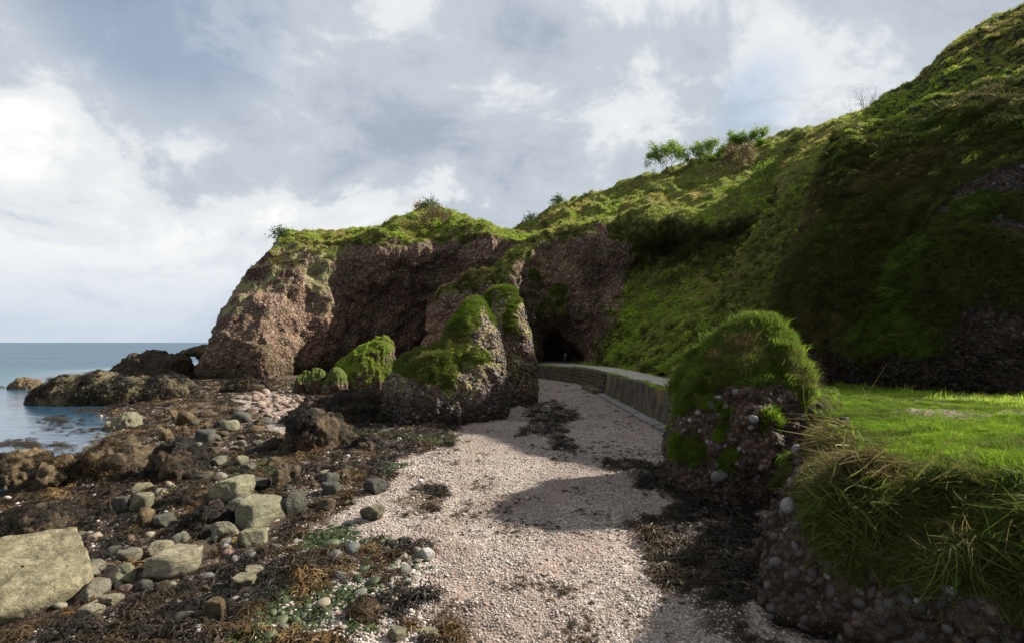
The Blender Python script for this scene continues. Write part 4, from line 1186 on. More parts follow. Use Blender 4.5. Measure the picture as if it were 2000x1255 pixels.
ridge_rock('rock', [(210, 832), (226, 816), (246, 806), (264, 806), (272, 832)], 40, 0.9, 617, 'greyrock', 'small pale-topped rock in the weed below the reef', 'rock', 0.8, nu=60, nv=40)
ridge_rock('rock', [(300, 818), (318, 804), (342, 797), (350, 818)], 42.5, 0.8, 619, 'tanrock', 'low whitish rock right of the pale-topped rock in the weed', 'rock', 0.8, nu=60, nv=40)
weedy('rock', [(155, 958), (168, 905), (190, 878), (225, 866), (270, 880), (310, 900), (340, 958)], 24.5, 1.9, 621, 'tanrock', 'sunlit tan weed-covered rock mass at the left shore', 'rock', 0.8, nu=120)
weedy('rock', [(262, 962), (290, 925), (312, 890), (335, 864), (362, 866), (382, 895), (402, 935), (416, 962)], 23, 1.3, 623, 'brownrock', 'dark cone-shaped weedy rock beside the sunlit tan rock', 'rock', 0.8, nu=110)
weedy('rock', [(-60, 965), (-20, 905), (25, 888), (60, 890), (85, 915), (95, 965)], 24.5, 1.4, 625, 'tanrock', 'weedy tan rock cut by the left edge of the view', 'rock', 0.9)
weedy('rock', [(72, 968), (84, 915), (105, 890), (130, 888), (155, 915), (172, 968)], 23.5, 1.2, 627, 'tanrock', 'rounded weedy rock between the left edge and the tan rock mass', 'rock', 0.9)
weedy('boulder', [(545, 910), (560, 860), (582, 825), (608, 803), (636, 810), (664, 832), (684, 872), (694, 910)], 28.5, 1.9, 629, 'brownrock', 'big dark brown lumpy boulder in the middle of the weed', 'boulder', 0.8, nu=130, nv=90)
weedy('boulder', [(480, 915), (500, 880), (530, 862), (560, 866), (585, 915)], 28.6, 1.3, 631, 'brownrock', 'low dark ledge on the left flank of the big lumpy boulder', 'boulder', 0.8)
weedy('boulder', [(660, 918), (676, 878), (705, 854), (735, 866), (758, 890), (768, 918)], 27.2, 1.1, 633, 'brownrock', 'dark weedy boulder on the right flank of the big lumpy boulder', 'boulder', 0.8)
weedy('rock', [(548, 850), (575, 802), (610, 784), (655, 776), (700, 774), (740, 770), (768, 790), (775, 850)], 37, 2.6, 635, 'brownrock', 'dark weed-draped rock shelf left of the twin-peaked stack', 'rock', 0.6, nu=140)
weedy('rock', [(590, 985), (620, 935), (660, 915), (710, 912), (750, 925), (775, 945), (780, 985)], 21.5, 1.1, 637, 'tanrock', 'long weedy mound of rock below the big lumpy boulder', 'rock', 0.7, zb=0.2)
weedy('rock', [(285, 1015), (330, 970), (385, 955), (430, 962), (465, 985), (475, 1015)], 19.6, 1.2, 639, 'tanrock', 'low weed-strewn rock behind the pale flat slab', 'rock', 0.7, zb=0.0)
weedy('rock', [(-40, 1045), (20, 1000), (80, 985), (140, 1000), (165, 1045)], 18.2, 1.3, 641, 'brownrock', 'dark weed mound at the water edge behind the big tilted slab', 'rock', 0.7, zb=-0.1)
weedy('rock', [(430, 770), (455, 748), (480, 745), (510, 752), (540, 762), (560, 775)], 60, 1.8, 643, 'tanrock', 'brown weedy rocks at the foot of the headland left of the red stones', 'rock', 0.8)
weedy('rock', [(640, 1255), (668, 1205), (705, 1180), (745, 1182), (775, 1215), (785, 1255)], 11.2, 0.55, 645, 'tanrock', 'brown weed-crusted rock among cobbles at the bottom edge', 'rock', 0.7, zb=0.3)
weedy('rock', [(350, 1035), (380, 995), (420, 985), (455, 1000), (465, 1035)], 17.2, 0.8, 647, 'brownrock', 'dark weedy hump left of the large squared boulder', 'rock', 0.8, zb=0.0)

# natural arch leaning from the headland
def build_arch():
    pts = np.array([P(352, 716, 86), P(352, 700, 86), P(360, 692, 86.5), P(374, 688, 87), P(390, 687, 88), P(408, 690, 89), P(420, 700, 90)])
    C = catmull(pts, 60, 0); th = np.linspace(0, 2*np.pi, 28, endpoint=False)
    T = np.gradient(C, axis=0); T /= np.linalg.norm(T, axis=1, keepdims=True)
    B = np.cross(T, [0, 1.0, 0]); B /= np.linalg.norm(B, axis=1, keepdims=True)
    r = np.interp(np.linspace(0, 1, 60), [0, 0.3, 0.55, 1], [1.6, 0.75, 0.7, 2.0])
    V = C[:, None, :] + r[:, None, None]*(B[:, None, :]*np.cos(th)[None, :, None] + np.array([0, 1.6, 0])*np.sin(th)[None, :, None])
    V = V.reshape(-1, 3)
    u = np.arange(59); w = np.arange(28); U, W = np.meshgrid(u, w, indexing='ij'); W2 = (W+1) % 28
    F = np.stack([U*28+W, U*28+W2, (U+1)*28+W2, (U+1)*28+W], -1).reshape(-1, 4)
    V = displace(V, F, [(0.5, 0.35, 'f'), (1.5, 0.2, 'f')], 651)
    at = {'grass': 0.8*smooth(0.2, 0.6, vert_normals(V, F)[:, 2]), **rock_attrs(V, np.full(len(V), 0.6), 651)}
    o = link('rock_arch', mesh_np('rock_arch', V, F, at), MAT['mossrock'])
    tag(o, 'small natural rock arch at the seaward tip of the headland', 'rock arch')
build_arch()

# ------------------------------------------------------------------ bare boulders on the beach
def unit_rock(seed, planes, rough, soft=14.0, sub=4):
    me = angular_mesh(seed, sub, planes, (1, 1, 1), rough, soft)
    n = len(me.vertices); c = np.empty(n*3, np.float32); me.vertices.foreach_get('co', c); c = c.reshape(-1, 3)
    lo, hi = c.min(0), c.max(0)
    c = (c-(lo+hi)/2)/(hi-lo); c[:, 2] += 0.5
    me.vertices.foreach_set('co', c.astype(np.float32).ravel()); me.update()
    return me
BOULDERS = [(-11.2, 12.9, 1.6), (-13, 12.9, 1.5)]
def boulder(box, mat, label, seed, planes=8, rough=0.05, yaw=None, depth_k=0.85, name='boulder', tilt=(0, 0), soft=14.0, sub=4):
    l, t, r, b = box
    x, d, z = ground_hit((l+r)/2, b-2)
    w = (r-l)/FPX*d; D = w*depth_k
    sn = (b-668)/math.hypot(b-668, FPX)
    h = max(0.38*w, ((b-t)/FPX*d/math.sqrt(1-sn*sn)*(1-sn*sn) - D*sn*0.8))
    h = min(h*1.25, 1.25*w if (b-t) < 1.5*(r-l) else 3*w)
    me = unit_rock(seed, planes, rough, soft, sub)
    BOULDERS.append((x*(d+D*0.4)/d, d+D*0.4, max(w, D)*0.5))
    o = link(name, me, MAT[mat], None, (x*(d+D*0.45)/d, d+D*0.45, z-0.14*h), (tilt[0], tilt[1], yaw if yaw is not None else 0.0), (w, D, h*1.16))
    tag(o, label, 'boulder' if name == 'boulder' else 'rock')
    return o
BL = [
 ((222, 972, 264, 1008), 'darkrock', 'grey-green boulder split from its twin, left half of the pair', 701, 7),
 ((256, 966, 300, 1006), 'greyrock', 'grey-green boulder with pale flat top, right half of the pair', 702, 7),
 ((408, 948, 500, 988), 'greyrock', 'pale grey flat slab lying behind the large squared boulder', 703, 6),
 ((443, 976, 552, 1044), 'greyrock', 'large pale squared boulder with yellow-green stains and dark left face', 704, 7),
 ((548, 966, 598, 1014), 'darkrock', 'dark grey boulder against the right side of the squared boulder', 705, 9),
 ((398, 1020, 466, 1064), 'greyrock', 'rounded mottled boulder in front of the squared boulder', 706, 14),
 ((464, 1041, 526, 1074), 'greyrock', 'low grey boulder right of the rounded mottled boulder', 707, 8),
 ((432, 1061, 452, 1079), 'cobble_pale', 'small white stone under the rounded mottled boulder', 708, 14),
 ((286, 1058, 334, 1098), 'creamrock', 'boxy cream boulder in the middle of the boulder cluster', 709, 6),
 ((230, 1072, 276, 1108), 'creamrock', 'cream wedge-shaped boulder behind the rounded grey boulder', 710, 6),
 ((203, 1096, 276, 1152), 'greyrock', 'rounded streaked grey boulder in the centre of the cluster', 711, 12),
 ((290, 1088, 394, 1138), 'creamrock', 'long low cream boulder with pitted front at the cluster right', 712, 7),
 ((158, 1096, 208, 1138), 'creamrock', 'yellowish pitted stone against the edge of the tilted slab', 713, 10),
 ((145, 1144, 208, 1182), 'creamrock', 'yellowish boulder below the right corner of the tilted slab', 714, 9),
 ((195, 1158, 240, 1190), 'creamrock', 'smooth cream boulder, rightmost of the three below the slab', 715, 12),
 ((157, 1183, 206, 1212), 'creamrock', 'half-buried pale boulder, lowest of the three below the slab', 716, 10),
 ((480, 1104, 516, 1131), 'creamrock', 'small cream block alone among green weed', 717, 6),
 ((450, 1127, 502, 1158), 'greyrock', 'pitted yellow-grey stone just below the small cream block', 718, 9),
 ((400, 1166, 444, 1224), 'tanrock', 'squat upright brown stone standing in dark weed', 719, 6),
 ((94, 1010, 122, 1029), 'creamrock', 'small pale wedge of stone behind the tilted slab', 720, 6),
 ((264, 1130, 302, 1158), 'darkrock', 'smooth dark grey stone below the long low cream boulder', 721, 16),
 ((530, 918, 568, 956), 'tanrock', 'knobbly ginger-brown rock, left one of two by the sand strip', 722, 18),
 ((560, 912, 588, 938), 'tanrock', 'knobbly ginger-brown rock, smaller right one by the sand strip', 723, 18),
 ((484, 934, 532, 962), 'darkrock', 'smooth blue-grey rock on the green alga patch', 724, 14),
 ((702, 984, 752, 1020), 'greyrock', 'rounded green-grey boulder alone on the pink sand', 725, 14),
 ((708, 937, 754, 968), 'darkrock', 'dark boulder at the tip of the long weedy mound', 726, 10),
 ((410, 893, 442, 914), 'greyrock', 'small grey boulder at the far edge of the alga patch', 727, 10),
 ((520, 895, 548, 915), 'tanrock', 'small tan stone right of the alga patch', 728, 12),
 ((172, 1040, 200, 1062), 'cobble_red', 'pinkish stone at the upper corner of the tilted slab', 729, 12),
 ((232, 1140, 262, 1160), 'cobble_red', 'small reddish stone among the cream boulders', 730, 12),
 ((358, 1064, 412, 1094), 'tanrock', 'ginger weed-crusted stone right of the boxy cream boulder', 731, 14),
 ((1060, 794, 1078, 806), 'cobble_pale', 'bluish white stone lying on the brown wrack up the beach', 732, 12),
 ((755, 1225, 795, 1258), 'greyrock', 'flat greenish stone at the bottom edge beside the shingle', 733, 8),
 ((818, 1228, 862, 1262), 'creamrock', 'yellowish rounded stone at the bottom edge of the shingle', 734, 12),
 ((780, 1048, 808, 1068), 'darkrock', 'dark weedy stone at the right border of the cobble patch', 735, 14),
 ((820, 1070, 850, 1092), 'cobble_pale', 'cream angular stone at the shingle border', 736, 8),
 ((300, 1005, 345, 1035), 'darkrock', 'dark stone in the weed between split pair and boxy boulder', 737, 12),
 ((470, 905, 500, 922), 'darkrock', 'small dark rock at the top of the alga patch', 738, 12),
]
for box, mt, lab, sd, pl in BL:
    boulder(box, mt, lab, sd, pl, 0.05 if pl < 12 else 0.08, yaw=(sd*1.7) % 1.2-0.6, depth_k=0.75 + (sd % 5)*0.08, soft=55.0 if pl < 9 else 16.0, sub=5 if (box[2]-box[0]) > 60 else 4)

def build_slab():
    top = np.array([P(-130, 1085, 13.2), P(-40, 1052, 13.9), P(60, 1036, 14.4), P(120, 1028, 14.7), P(152, 1026, 14.7), P(158, 1046, 14.3), P(172, 1070, 13.9), P(176, 1108, 13.2), P(150, 1138, 12.7), P(95, 1160, 12.3), P(30, 1186, 11.9), P(-60, 1215, 11.5), P(-150, 1240, 11.4), P(-190, 1150, 12.2)])
    n = 140; m = len(top)
    t = np.linspace(0, m, n, endpoint=False); k = t.astype(int); f = (t-k)[:, None]
    O = top[k % m]*(1-f) + top[(k+1) % m]*f
    c = O.mean(0)
    nrm = np.array([0.02, -0.38, 0.92]); nrm /= np.linalg.norm(nrm)
    rings = []
    for r in np.linspace(0.02, 0.97, 26): rings.append(c + (O-c)*r)
    for s, dn in ((1.0, 0.03), (1.005, 0.1), (1.0, 0.2), (0.985, 0.3), (0.965, 0.42), (0.93, 0.55), (0.86, 0.7), (0.5, 0.75)):
        rings.append(c + (O-c)*s - nrm*dn)
    G = np.array(rings); nr = len(G)
    V = G.transpose(1, 0, 2).reshape(-1, 3); F = grid_faces(n, nr, True)[:, ::-1]
    V = displace(V, F, [(0.6, 0.10, 'f'), (1.6, 0.06, 'r'), (4.5, 0.03, 'f')], 741)
    # bedding steps: quantise a little along the plane normal
    h = V @ nrm; V = V + nrm*(0.03*np.round((0.5*fbm(V*np.array([0.7, 1.6, 1]), 0.9, 3, 0.5, 743))*5)/2)[:, None]
    org = np.array([-10.5, 13, 0.4])
    o = link('rock_slab', mesh_np('rock_slab', V-org, F), MAT['slab'], None, tuple(org))
    tag(o, 'huge tilted cream slab of bedded rock at the left edge', 'rock')
build_slab()

# ------------------------------------------------------------------ cobbles that can be counted
def cobble_field(polys, n, smin, smax, kinds, seed, avoid=0.85):
    """kinds: (weight, material, label, group)"""
    rng = np.random.default_rng(seed); out = []
    forms = {}
    for wgt, m, lab, grp in kinds:
        forms[m] = []
        for j in range(5):
            me = pebble_mesh(seed*10+j+len(forms)*100, 2, 0.3); me.name = 'cobble'; me.materials.append(MAT[m]); forms[m].append(me)
    pr = np.array([k[0] for k in kinds], float); pr /= pr.sum()
    tries = 0
    while len(out) < n and tries < n*60:
        tries += 1
        poly = polys[rng.integers(len(polys))]
        lo, hi = np.min(poly, 0), np.max(poly, 0)
        px, py = rng.uniform(lo[0], hi[0]), rng.uniform(lo[1], hi[1])
        if sdf_poly(np.array([px]), np.array([py]), np.array(poly, float))[0] > 0: continue
        x, d, z = ground_hit(px, py)
        s = smin*(smax/smin)**(rng.uniform()**1.6)*d/FPX/2
        if any((x-a)**2 + (d-b)**2 < ((s+c)*avoid)**2 for a, b, c in out): continue
        out.append((x, d, s))
        wgt, m, lab, grp = kinds[rng.choice(len(kinds), p=pr)]
        o = link('cobble', forms[m][rng.integers(5)], None, None, (x, d, z + s*0.22), (rng.normal(0, .25), rng.normal(0, .25), rng.uniform(0, 6.28)), (s*1.05, s, s))
        big = 'larger' if 2*s*FPX/d > (smin*smax)**0.5 else 'smaller'
        side = 'left' if px < np.mean([q[0] for q in polys[0]]) else 'right'
        far = 'upper' if py < np.mean([q[1] for q in polys[0]]) else 'lower'
        tag(o, '%s %s, %s %s part' % (big, lab, far, side), 'cobble', '%s %s, %s %s' % (big, grp, far, side))
cobble_field([[(478, 770), (560, 764), (625, 790), (615, 830), (560, 832), (500, 805)]], 120, 9, 24,
    [(1, 'cobble_red', 'reddish cobble in the pile before the headland', 'red cobbles before the headland')], 81, 0.7)
cobble_field([[(650, 1060), (760, 1045), (850, 1075), (850, 1110), (760, 1180), (700, 1230), (600, 1255), (480, 1255), (560, 1170)], [(560, 1100), (680, 1080), (700, 1160), (580, 1200)]], 170, 12, 38,
    [(4, 'cobble_green', 'green alga-filmed cobble on the lower beach', 'green cobbles on the lower beach'),
     (4, 'cobble_grey', 'bare grey or tan rounded cobble on the lower beach', 'bare cobbles on the lower beach')], 83, 0.9)
cobble_field([[(200, 990), (420, 960), (470, 1100), (420, 1160), (250, 1250), (0, 1255), (0, 1230), (180, 1150), (170, 1030)], [(420, 900), (560, 990), (620, 1080), (480, 1110), (300, 1000), (180, 1010)]], 100, 10, 34,
    [(1, 'cobble_red', 'pinkish cobble in the dark weed round the boulders', 'pink cobbles in the dark weed'),
     (2, 'cobble_grey', 'greyish cobble in the dark weed round the boulders', 'grey cobbles in the dark weed')], 85, 0.9)
def jagged_field(polys, n, smin, smax, seed):
    rng = np.random.default_rng(seed); out = []
    kinds = (('tanrock', 'jagged tan-brown stone in the seaweed', 'tan stones in the seaweed'), ('darkrock', 'jagged dark grey stone in the seaweed', 'dark stones in the seaweed'), ('greyrock', 'jagged grey-green stone in the seaweed', 'grey-green stones in the seaweed'))
    forms = []
    for j, (m, lab, grp) in enumerate(kinds):
        fs = []
        for i in range(4):
            me = unit_rock(7000+j*10+i, 8, 0.07, 30.0, 3); me.name = 'stone'; me.materials.append(MAT[m]); fs.append(me)
        forms.append(fs)
    t = 0
    while len(out) < n and t < n*40:
        t += 1
        poly = polys[rng.integers(len(polys))]; lo, hi = np.min(poly, 0), np.max(poly, 0)
        px, py = rng.uniform(lo[0], hi[0]), rng.uniform(lo[1], hi[1])
        if sdf_poly(np.array([px]), np.array([py]), np.array(poly, float))[0] > 0: continue
        x, d, z = ground_hit(px, py)
        w = smin*(smax/smin)**(rng.uniform()**1.5)*d/FPX
        if any((x-a)**2 + (d-b)**2 < ((w*0.5+c)*0.9)**2 for a, b, c in out) or any((x-a)**2 + (d-b)**2 < (w*0.4+c)**2 for a, b, c in BOULDERS): continue
        out.append((x, d, w*0.5)); j = rng.choice(3, p=(0.5, 0.25, 0.25))
        o = link('stone', forms[j][rng.integers(4)], None, None, (x, d, z-0.15*w), (rng.normal(0, .15), rng.normal(0, .15), rng.uniform(0, 6.28)), (w, w*rng.uniform(0.7, 1), w*rng.uniform(0.5, 0.85)))
        big = 'larger' if w*FPX/d > 27 else 'smaller'
        at_ = 'behind the pale squared boulder' if py < 975 else 'near the big tilted slab' if px < 250 else 'in front of the pale squared boulder'
        tag(o, '%s %s %s' % (big, kinds[j][1], at_), 'stone', '%s %s %s' % (big, kinds[j][2], at_))
    BOULDERS.extend((a, b, c*0.8) for a, b, c in out)
jagged_field([[(0, 1000), (200, 960), (420, 930), (640, 960), (600, 1060), (480, 1120), (560, 1180), (400, 1250), (200, 1250), (0, 1240)],
              [(280, 830), (480, 800), (560, 850), (480, 900), (300, 870)], [(400, 900), (700, 920), (780, 960), (600, 1020), (420, 1000)]], 110, 14, 52, 87)
print('rocks', round(time.time()-T0, 1))
# ------------------------------------------------------------------ sea wall
def wall_x(y): return float(bank_at(np.array([y]))[0][0])
def wall_z(y): return float(bank_at(np.array([y]))[2][0])
wall = empty('sea_wall', (8.6, 45, 1.0))
tag(wall, 'sea wall of concrete panels and rubble along the footpath', 'wall')
def prism_along(ys, prof_fn, seed, noise_amp=0.02, nsub=10):
    """closed prism along the wall; prof_fn(y) -> list of (x, z) counter-clockwise"""
    yy = np.linspace(ys[0], ys[1], nsub); secs = []
    for y in yy:
        p = np.array(prof_fn(y)); m = len(p); q = []
        for a, b in zip(p, np.roll(p, -1, 0)):
            for t in np.linspace(0, 1, 6, endpoint=False): q.append(a*(1-t)+b*t)
        q = np.array(q); secs.append(np.stack([q[:, 0], np.full(len(q), y), q[:, 1]], -1))
    G = np.array(secs); n, k = G.shape[:2]
    V = G.reshape(-1, 3); U, W = np.meshgrid(np.arange(n-1), np.arange(k), indexing='ij'); W2 = (W+1) % k
    F = np.stack([U*k+W, (U+1)*k+W, (U+1)*k+W2, U*k+W2], -1).reshape(-1, 4)
    V = V + noise_amp*np.stack([fbm(V, 1.3, 3, 0.6, seed), 0*V[:, 0], fbm(V, 1.1, 3, 0.6, seed+1)], -1)
    me = bpy.data.meshes.new('panel')
    me.from_pydata(V.tolist(), [], [tuple(f) for f in F] + [tuple(range(k)), tuple(range((n-1)*k, n*k))[::-1]])
    me.update(); return me
joints = [24.5, 29.0, 33.2, 37.4, 41.8, 46.4, 51.6]
for j, (y0, y1) in enumerate(zip(joints[:-1], joints[1:])):
    h = (-0.02, 0.04, -0.05, 0.05, 0.0, 0.08)[j]
    fn = lambda y: [(wall_x(y)-0.42, 0.6), (wall_x(y)+0.35, 0.6), (wall_x(y)+0.35, wall_z(y)+h), (wall_x(y)-0.05, wall_z(y)+h)]
    o = link('panel', prism_along((y0+0.02, y1-0.02), fn, 800+j, 0.05, 12), MAT['concrete'], wall); under(o, wall)
    fn = lambda y: [(wall_x(y)-0.95, 0.6), (wall_x(y)-0.3, 0.6), (wall_x(y)-0.3, 1.42), (wall_x(y)-0.9, 1.36)]
    o = link('footing', prism_along((y0+0.015, y1-0.015), fn, 820+j, 0.05, 12), MAT['footing'], wall); under(o, wall)
fn = lambda y: [(wall_x(y)-1.3, 0.6), (wall_x(y)-0.1, 0.6), (wall_x(y)-0.1, 1.65), (wall_x(y)-1.2, 1.6)]
o = link('step', prism_along((52.2, 58.5), fn, 840, 0.05, 12), MAT['concrete'], wall); under(o, wall)
fn = lambda y: [(wall_x(y)-0.12, 0.6), (wall_x(y)+0.45, 0.6), (wall_x(y)+0.45, wall_z(y)+0.0), (wall_x(y)+0.05, wall_z(y)+0.0)]
o = link('core', prism_along((51.8, 84), fn, 842, 0.03, 60), MAT['mortar'], wall); under(o, wall)
STONES = []
for k in range(7):
    me = unit_rock(860+k, 7, 0.05, 22.0, 3); me.name = 'stone'; me.materials.append(MAT['rubble']); STONES.append(me)
def build_rubble():
    rng = np.random.default_rng(9); cnt = 0
    for c in range(6):
        y = 51.9 + rng.uniform(0, 0.3)
        while y < 83.5:
            l = rng.uniform(0.5, 0.9); ym = y+l/2
            z0 = 1.05 + c*(wall_z(ym)+0.12-1.05)/6; hh = (wall_z(ym)+0.12-1.05)/6
            dx = wall_x(ym+0.3)-wall_x(ym-0.3)
            if cnt < 298:
                o = link('stone', STONES[rng.integers(7)], None, wall, (wall_x(ym)-0.1-0.02*(5-c), ym, z0), (0, 0, -math.atan2(dx, 0.6)), (0.4, l*0.97*math.hypot(1, dx/0.6), hh*1.05)); under(o, wall)
                cnt += 1
            y += l
build_rubble()

# ------------------------------------------------------------------ person at the cave mouth
def skin_figure(name, verts, edges, radii, mat, parent, root=0):
    me = bpy.data.meshes.new(name); me.from_pydata(verts, edges, [])
    o = link(name, me, None, parent)
    md = o.modifiers.new('skin', 'SKIN'); me.skin_vertices
    for sv, r in zip(me.skin_vertices[0].data, radii): sv.radius = (r, r)
    me.skin_vertices[0].data[root].use_root = True
    o.modifiers.new('sub', 'SUBSURF').levels = 1; o.modifiers['sub'].render_levels = 2
    me.materials.append(mat); return o
def build_person():
    d = 86.0; x = (1104-1000)/FPX*d; z = wall_z(86.0)+0.06
    r = empty('person', (x, d, z))
    tag(r, 'person in dark clothes standing at the cave mouth, arms raised to face', 'person')
    skin = plain('skin', (0.45, 0.29, 0.22), 0.6); navy = plain('navy_jacket', (0.018, 0.022, 0.045), 0.8); dark = plain('dark_trousers', (0.012, 0.012, 0.016), 0.85); hair = plain('dark_hair', (0.02, 0.014, 0.01), 0.7)
    V = [(0, 0, .95), (0, 0, 1.15), (0, 0, 1.38), (0, 0, 1.48), (0, -.01, 1.6), (0, -.01, 1.7),
         (-.1, 0, .9), (-.11, -.01, .5), (-.12, 0, .1), (-.13, -.13, .04), (.1, 0, .9), (.12, -.02, .5), (.14, .02, .1), (.15, -.12, .04),
         (-.19, 0, 1.4), (-.27, -.08, 1.16), (-.12, -.27, 1.36), (-.07, -.28, 1.46), (.19, 0, 1.4), (.27, -.08, 1.16), (.12, -.27, 1.36), (.07, -.28, 1.46)]
    E = [(0, 1), (1, 2), (2, 3), (3, 4), (4, 5), (0, 6), (6, 7), (7, 8), (8, 9), (0, 10), (10, 11), (11, 12), (12, 13), (2, 14), (14, 15), (15, 16), (16, 17), (2, 18), (18, 19), (19, 20), (20, 21)]
    R = [.14, .13, .14, .06, .095, .08, .09, .07, .05, .04, .09, .07, .05, .04, .065, .05, .038, .035, .065, .05, .038, .035]
    skin_figure('body', V, E, R, skin, r)
    J = [(0, 0, .93), (0, 0, 1.15), (0, 0, 1.4), (-.19, 0, 1.41), (-.275, -.08, 1.16), (-.13, -.25, 1.34), (.19, 0, 1.41), (.275, -.08, 1.16), (.13, -.25, 1.34)]
    skin_figure('jacket', J, [(0, 1), (1, 2), (2, 3), (3, 4), (4, 5), (2, 6), (6, 7), (7, 8)], [.165, .16, .165, .085, .07, .055, .085, .07, .055], navy, r)
    T = [(0, 0, .97), (-.1, 0, .88), (-.11, -.01, .5), (-.12, 0, .08), (.1, 0, .88), (.12, -.02, .5), (.14, .02, .08)]
    skin_figure('trousers', T, [(0, 1), (1, 2), (2, 3), (0, 4), (4, 5), (5, 6)], [.15, .105, .085, .07, .105, .085, .07], dark, r)
    H = [(0, .02, 1.66), (0, .02, 1.76)]
    skin_figure('hair', H, [(0, 1)], [.105, .07], hair, r)
build_person()

# ------------------------------------------------------------------ bushes on the skyline
def tube(path, radii, sides=5):
    V, F = [], []
    for i, (p, r) in enumerate(zip(path, radii)):
        t = np.array(path[min(i+1, len(path)-1)]) - np.array(path[max(i-1, 0)]); t = t/max(np.linalg.norm(t), 1e-6)
        a = np.cross(t, [0.3, 0.9, 0.2]); a /= max(np.linalg.norm(a), 1e-6); b = np.cross(t, a)
        for k in range(sides):
            an = 2*np.pi*k/sides; V.append(np.array(p) + r*(a*math.cos(an)+b*math.sin(an)))
    for i in range(len(path)-1):
        for k in range(sides):
            F.append((i*sides+k, i*sides+(k+1) % sides, (i+1)*sides+(k+1) % sides, (i+1)*sides+k))
    return V, F
def bush(px, py, d, h, w, seed, leaf, nleaf, lsize, label, stem='bark', name='bush', lean=0.0, depth=4, cat='bush', trunk=0.10, sink=0.35):
    rng = np.random.default_rng(seed)
    base = np.array(P(px, py, d)); root = empty(name, tuple(base)); tag(root, label, cat)
    VV, FF, tips = [], [], []
    def grow(p, dr, l, r, lev):
        path = [p]; dd = dr
        for k in range(3):
            dd = dd + rng.normal(0, 0.16, 3); dd[2] += 0.05; dd /= np.linalg.norm(dd); path.append(path[-1] + dd*l/3)
        v, f = tube(path, [r, r*0.85, r*0.7, r*0.55], 5 if lev < 2 else 3)
        b = len(VV); VV.extend(v); FF.extend([tuple(i+b for i in q) for q in f])
        if lev >= 1: tips.extend(path[1:])
        if lev < depth:
            for k in range(rng.integers(2, 4)):
                nd = dd + rng.normal(0, 0.55, 3)*np.array([1, 1, 0.6]); nd /= np.linalg.norm(nd)
                grow(path[-1] if k < 2 else path[2], nd, l*rng.uniform(0.6, 0.85), r*0.55, lev+1)
    ns = 5
    for k in range(ns):
        a = (k/(ns-1)-0.5)*2 if ns > 1 else 0
        dr = np.array([a*0.75*w/h + lean, rng.normal(0, 0.35), 1.0]); dr /= np.linalg.norm(dr)
        grow(np.array([a*w*0.16, rng.normal(0, 0.08*w), -sink]), dr, h*0.36, trunk*rng.uniform(0.6, 1), 0)
    A = np.array(VV)
    # fit the drawn size
    sx = w/max(np.ptp(A[:, 0]), 1e-3); sz = h/max(A[:, 2].max(), 1e-3); S = np.array([sx, sx, sz])
    me = bpy.data.meshes.new('stem'); me.from_pydata((A*S).tolist(), [], FF); me.update()
    link('stem', me, MAT[stem], root)
    if nleaf:
        tp = np.array(tips)*S; k = rng.integers(0, len(tp), nleaf)
        c = tp[k] + rng.normal(0, lsize*2.6, (nleaf, 3))
        x = rng.normal(0, 1, (nleaf, 3)); x /= np.linalg.norm(x, axis=1, keepdims=True)
        y = np.cross(x, rng.normal(0, 1, (nleaf, 3))); y /= np.linalg.norm(y, axis=1, keepdims=True)
        s = lsize*rng.uniform(0.5, 1.3, (nleaf, 1))
        V = np.stack([c-x*s, c+y*s*0.5, c+x*s, c-y*s*0.5], 1).reshape(-1, 3)
        link('foliage', mesh_np('foliage', V, np.arange(nleaf*4).reshape(-1, 4)), MAT[leaf], root)
bush(1303, 340, 122, 7.5, 9.5, 901, 'leaf_fresh', 10000, 0.14, 'airy green bush leaning out of the hill skyline', lean=0.1)
bush(1385, 312, 122, 4.2, 7.5, 902, 'leaf_fresh', 8000, 0.14, 'low spreading green bush between two larger skyline bushes')
bush(1462, 302, 118, 5.2, 11, 903, 'leaf_fresh', 15000, 0.14, 'broad bright green bush, rightmost leafy one on the skyline')
bush(1445, 338, 108, 5.5, 7.5, 904, 'leaf_brown', 5000, 0.13, 'brown twiggy bush in the hollow below the broad green bush', 'twig')
bush(1692, 245, 80, 6.0, 7.2, 905, None, 0, 0.1, 'bare leafless bush on the skyline left of the nearest cliff', depth=5, trunk=0.13)
bush(853, 446, 101, 4.0, 6.0, 906, 'leaf_brown', 2400, 0.16, 'reddish brown bush on the headland summit', 'twig')
bush(838, 404, 104, 1.2, 3.0, 907, 'leaf_dark', 700, 0.16, 'dark low bush crowning the headland summit')
bush(818, 405, 104, 0.9, 1.6, 908, 'gorse', 500, 0.12, 'small yellow-flowered gorse left of the summit bush')
bush(548, 466, 101, 1.8, 2.4, 909, 'leaf_dark', 700, 0.17, 'small dark bush on the headland seaward corner')
bush(1088, 404, 122, 2.6, 2.4, 910, 'leaf_dark', 900, 0.18, 'dark pointed shrub standing up on the hill skyline', trunk=0.06)
bush(1040, 432, 122, 1.3, 3.4, 911, 'leaf_dark', 800, 0.17, 'dark low shrub on the skyline left of the pointed shrub')
bush(1500, 350, 86, 3.0, 3.6, 912, 'leaf_fresh', 900, 0.16, 'sunlit green shrub on the ridge above the overgrown buttress')
bush(1840, 118, 46, 0.9, 1.6, 913, None, 0, 0.1, 'thin bare twigs on the brow of the nearest cliff', 'twig', depth=3, trunk=0.02)

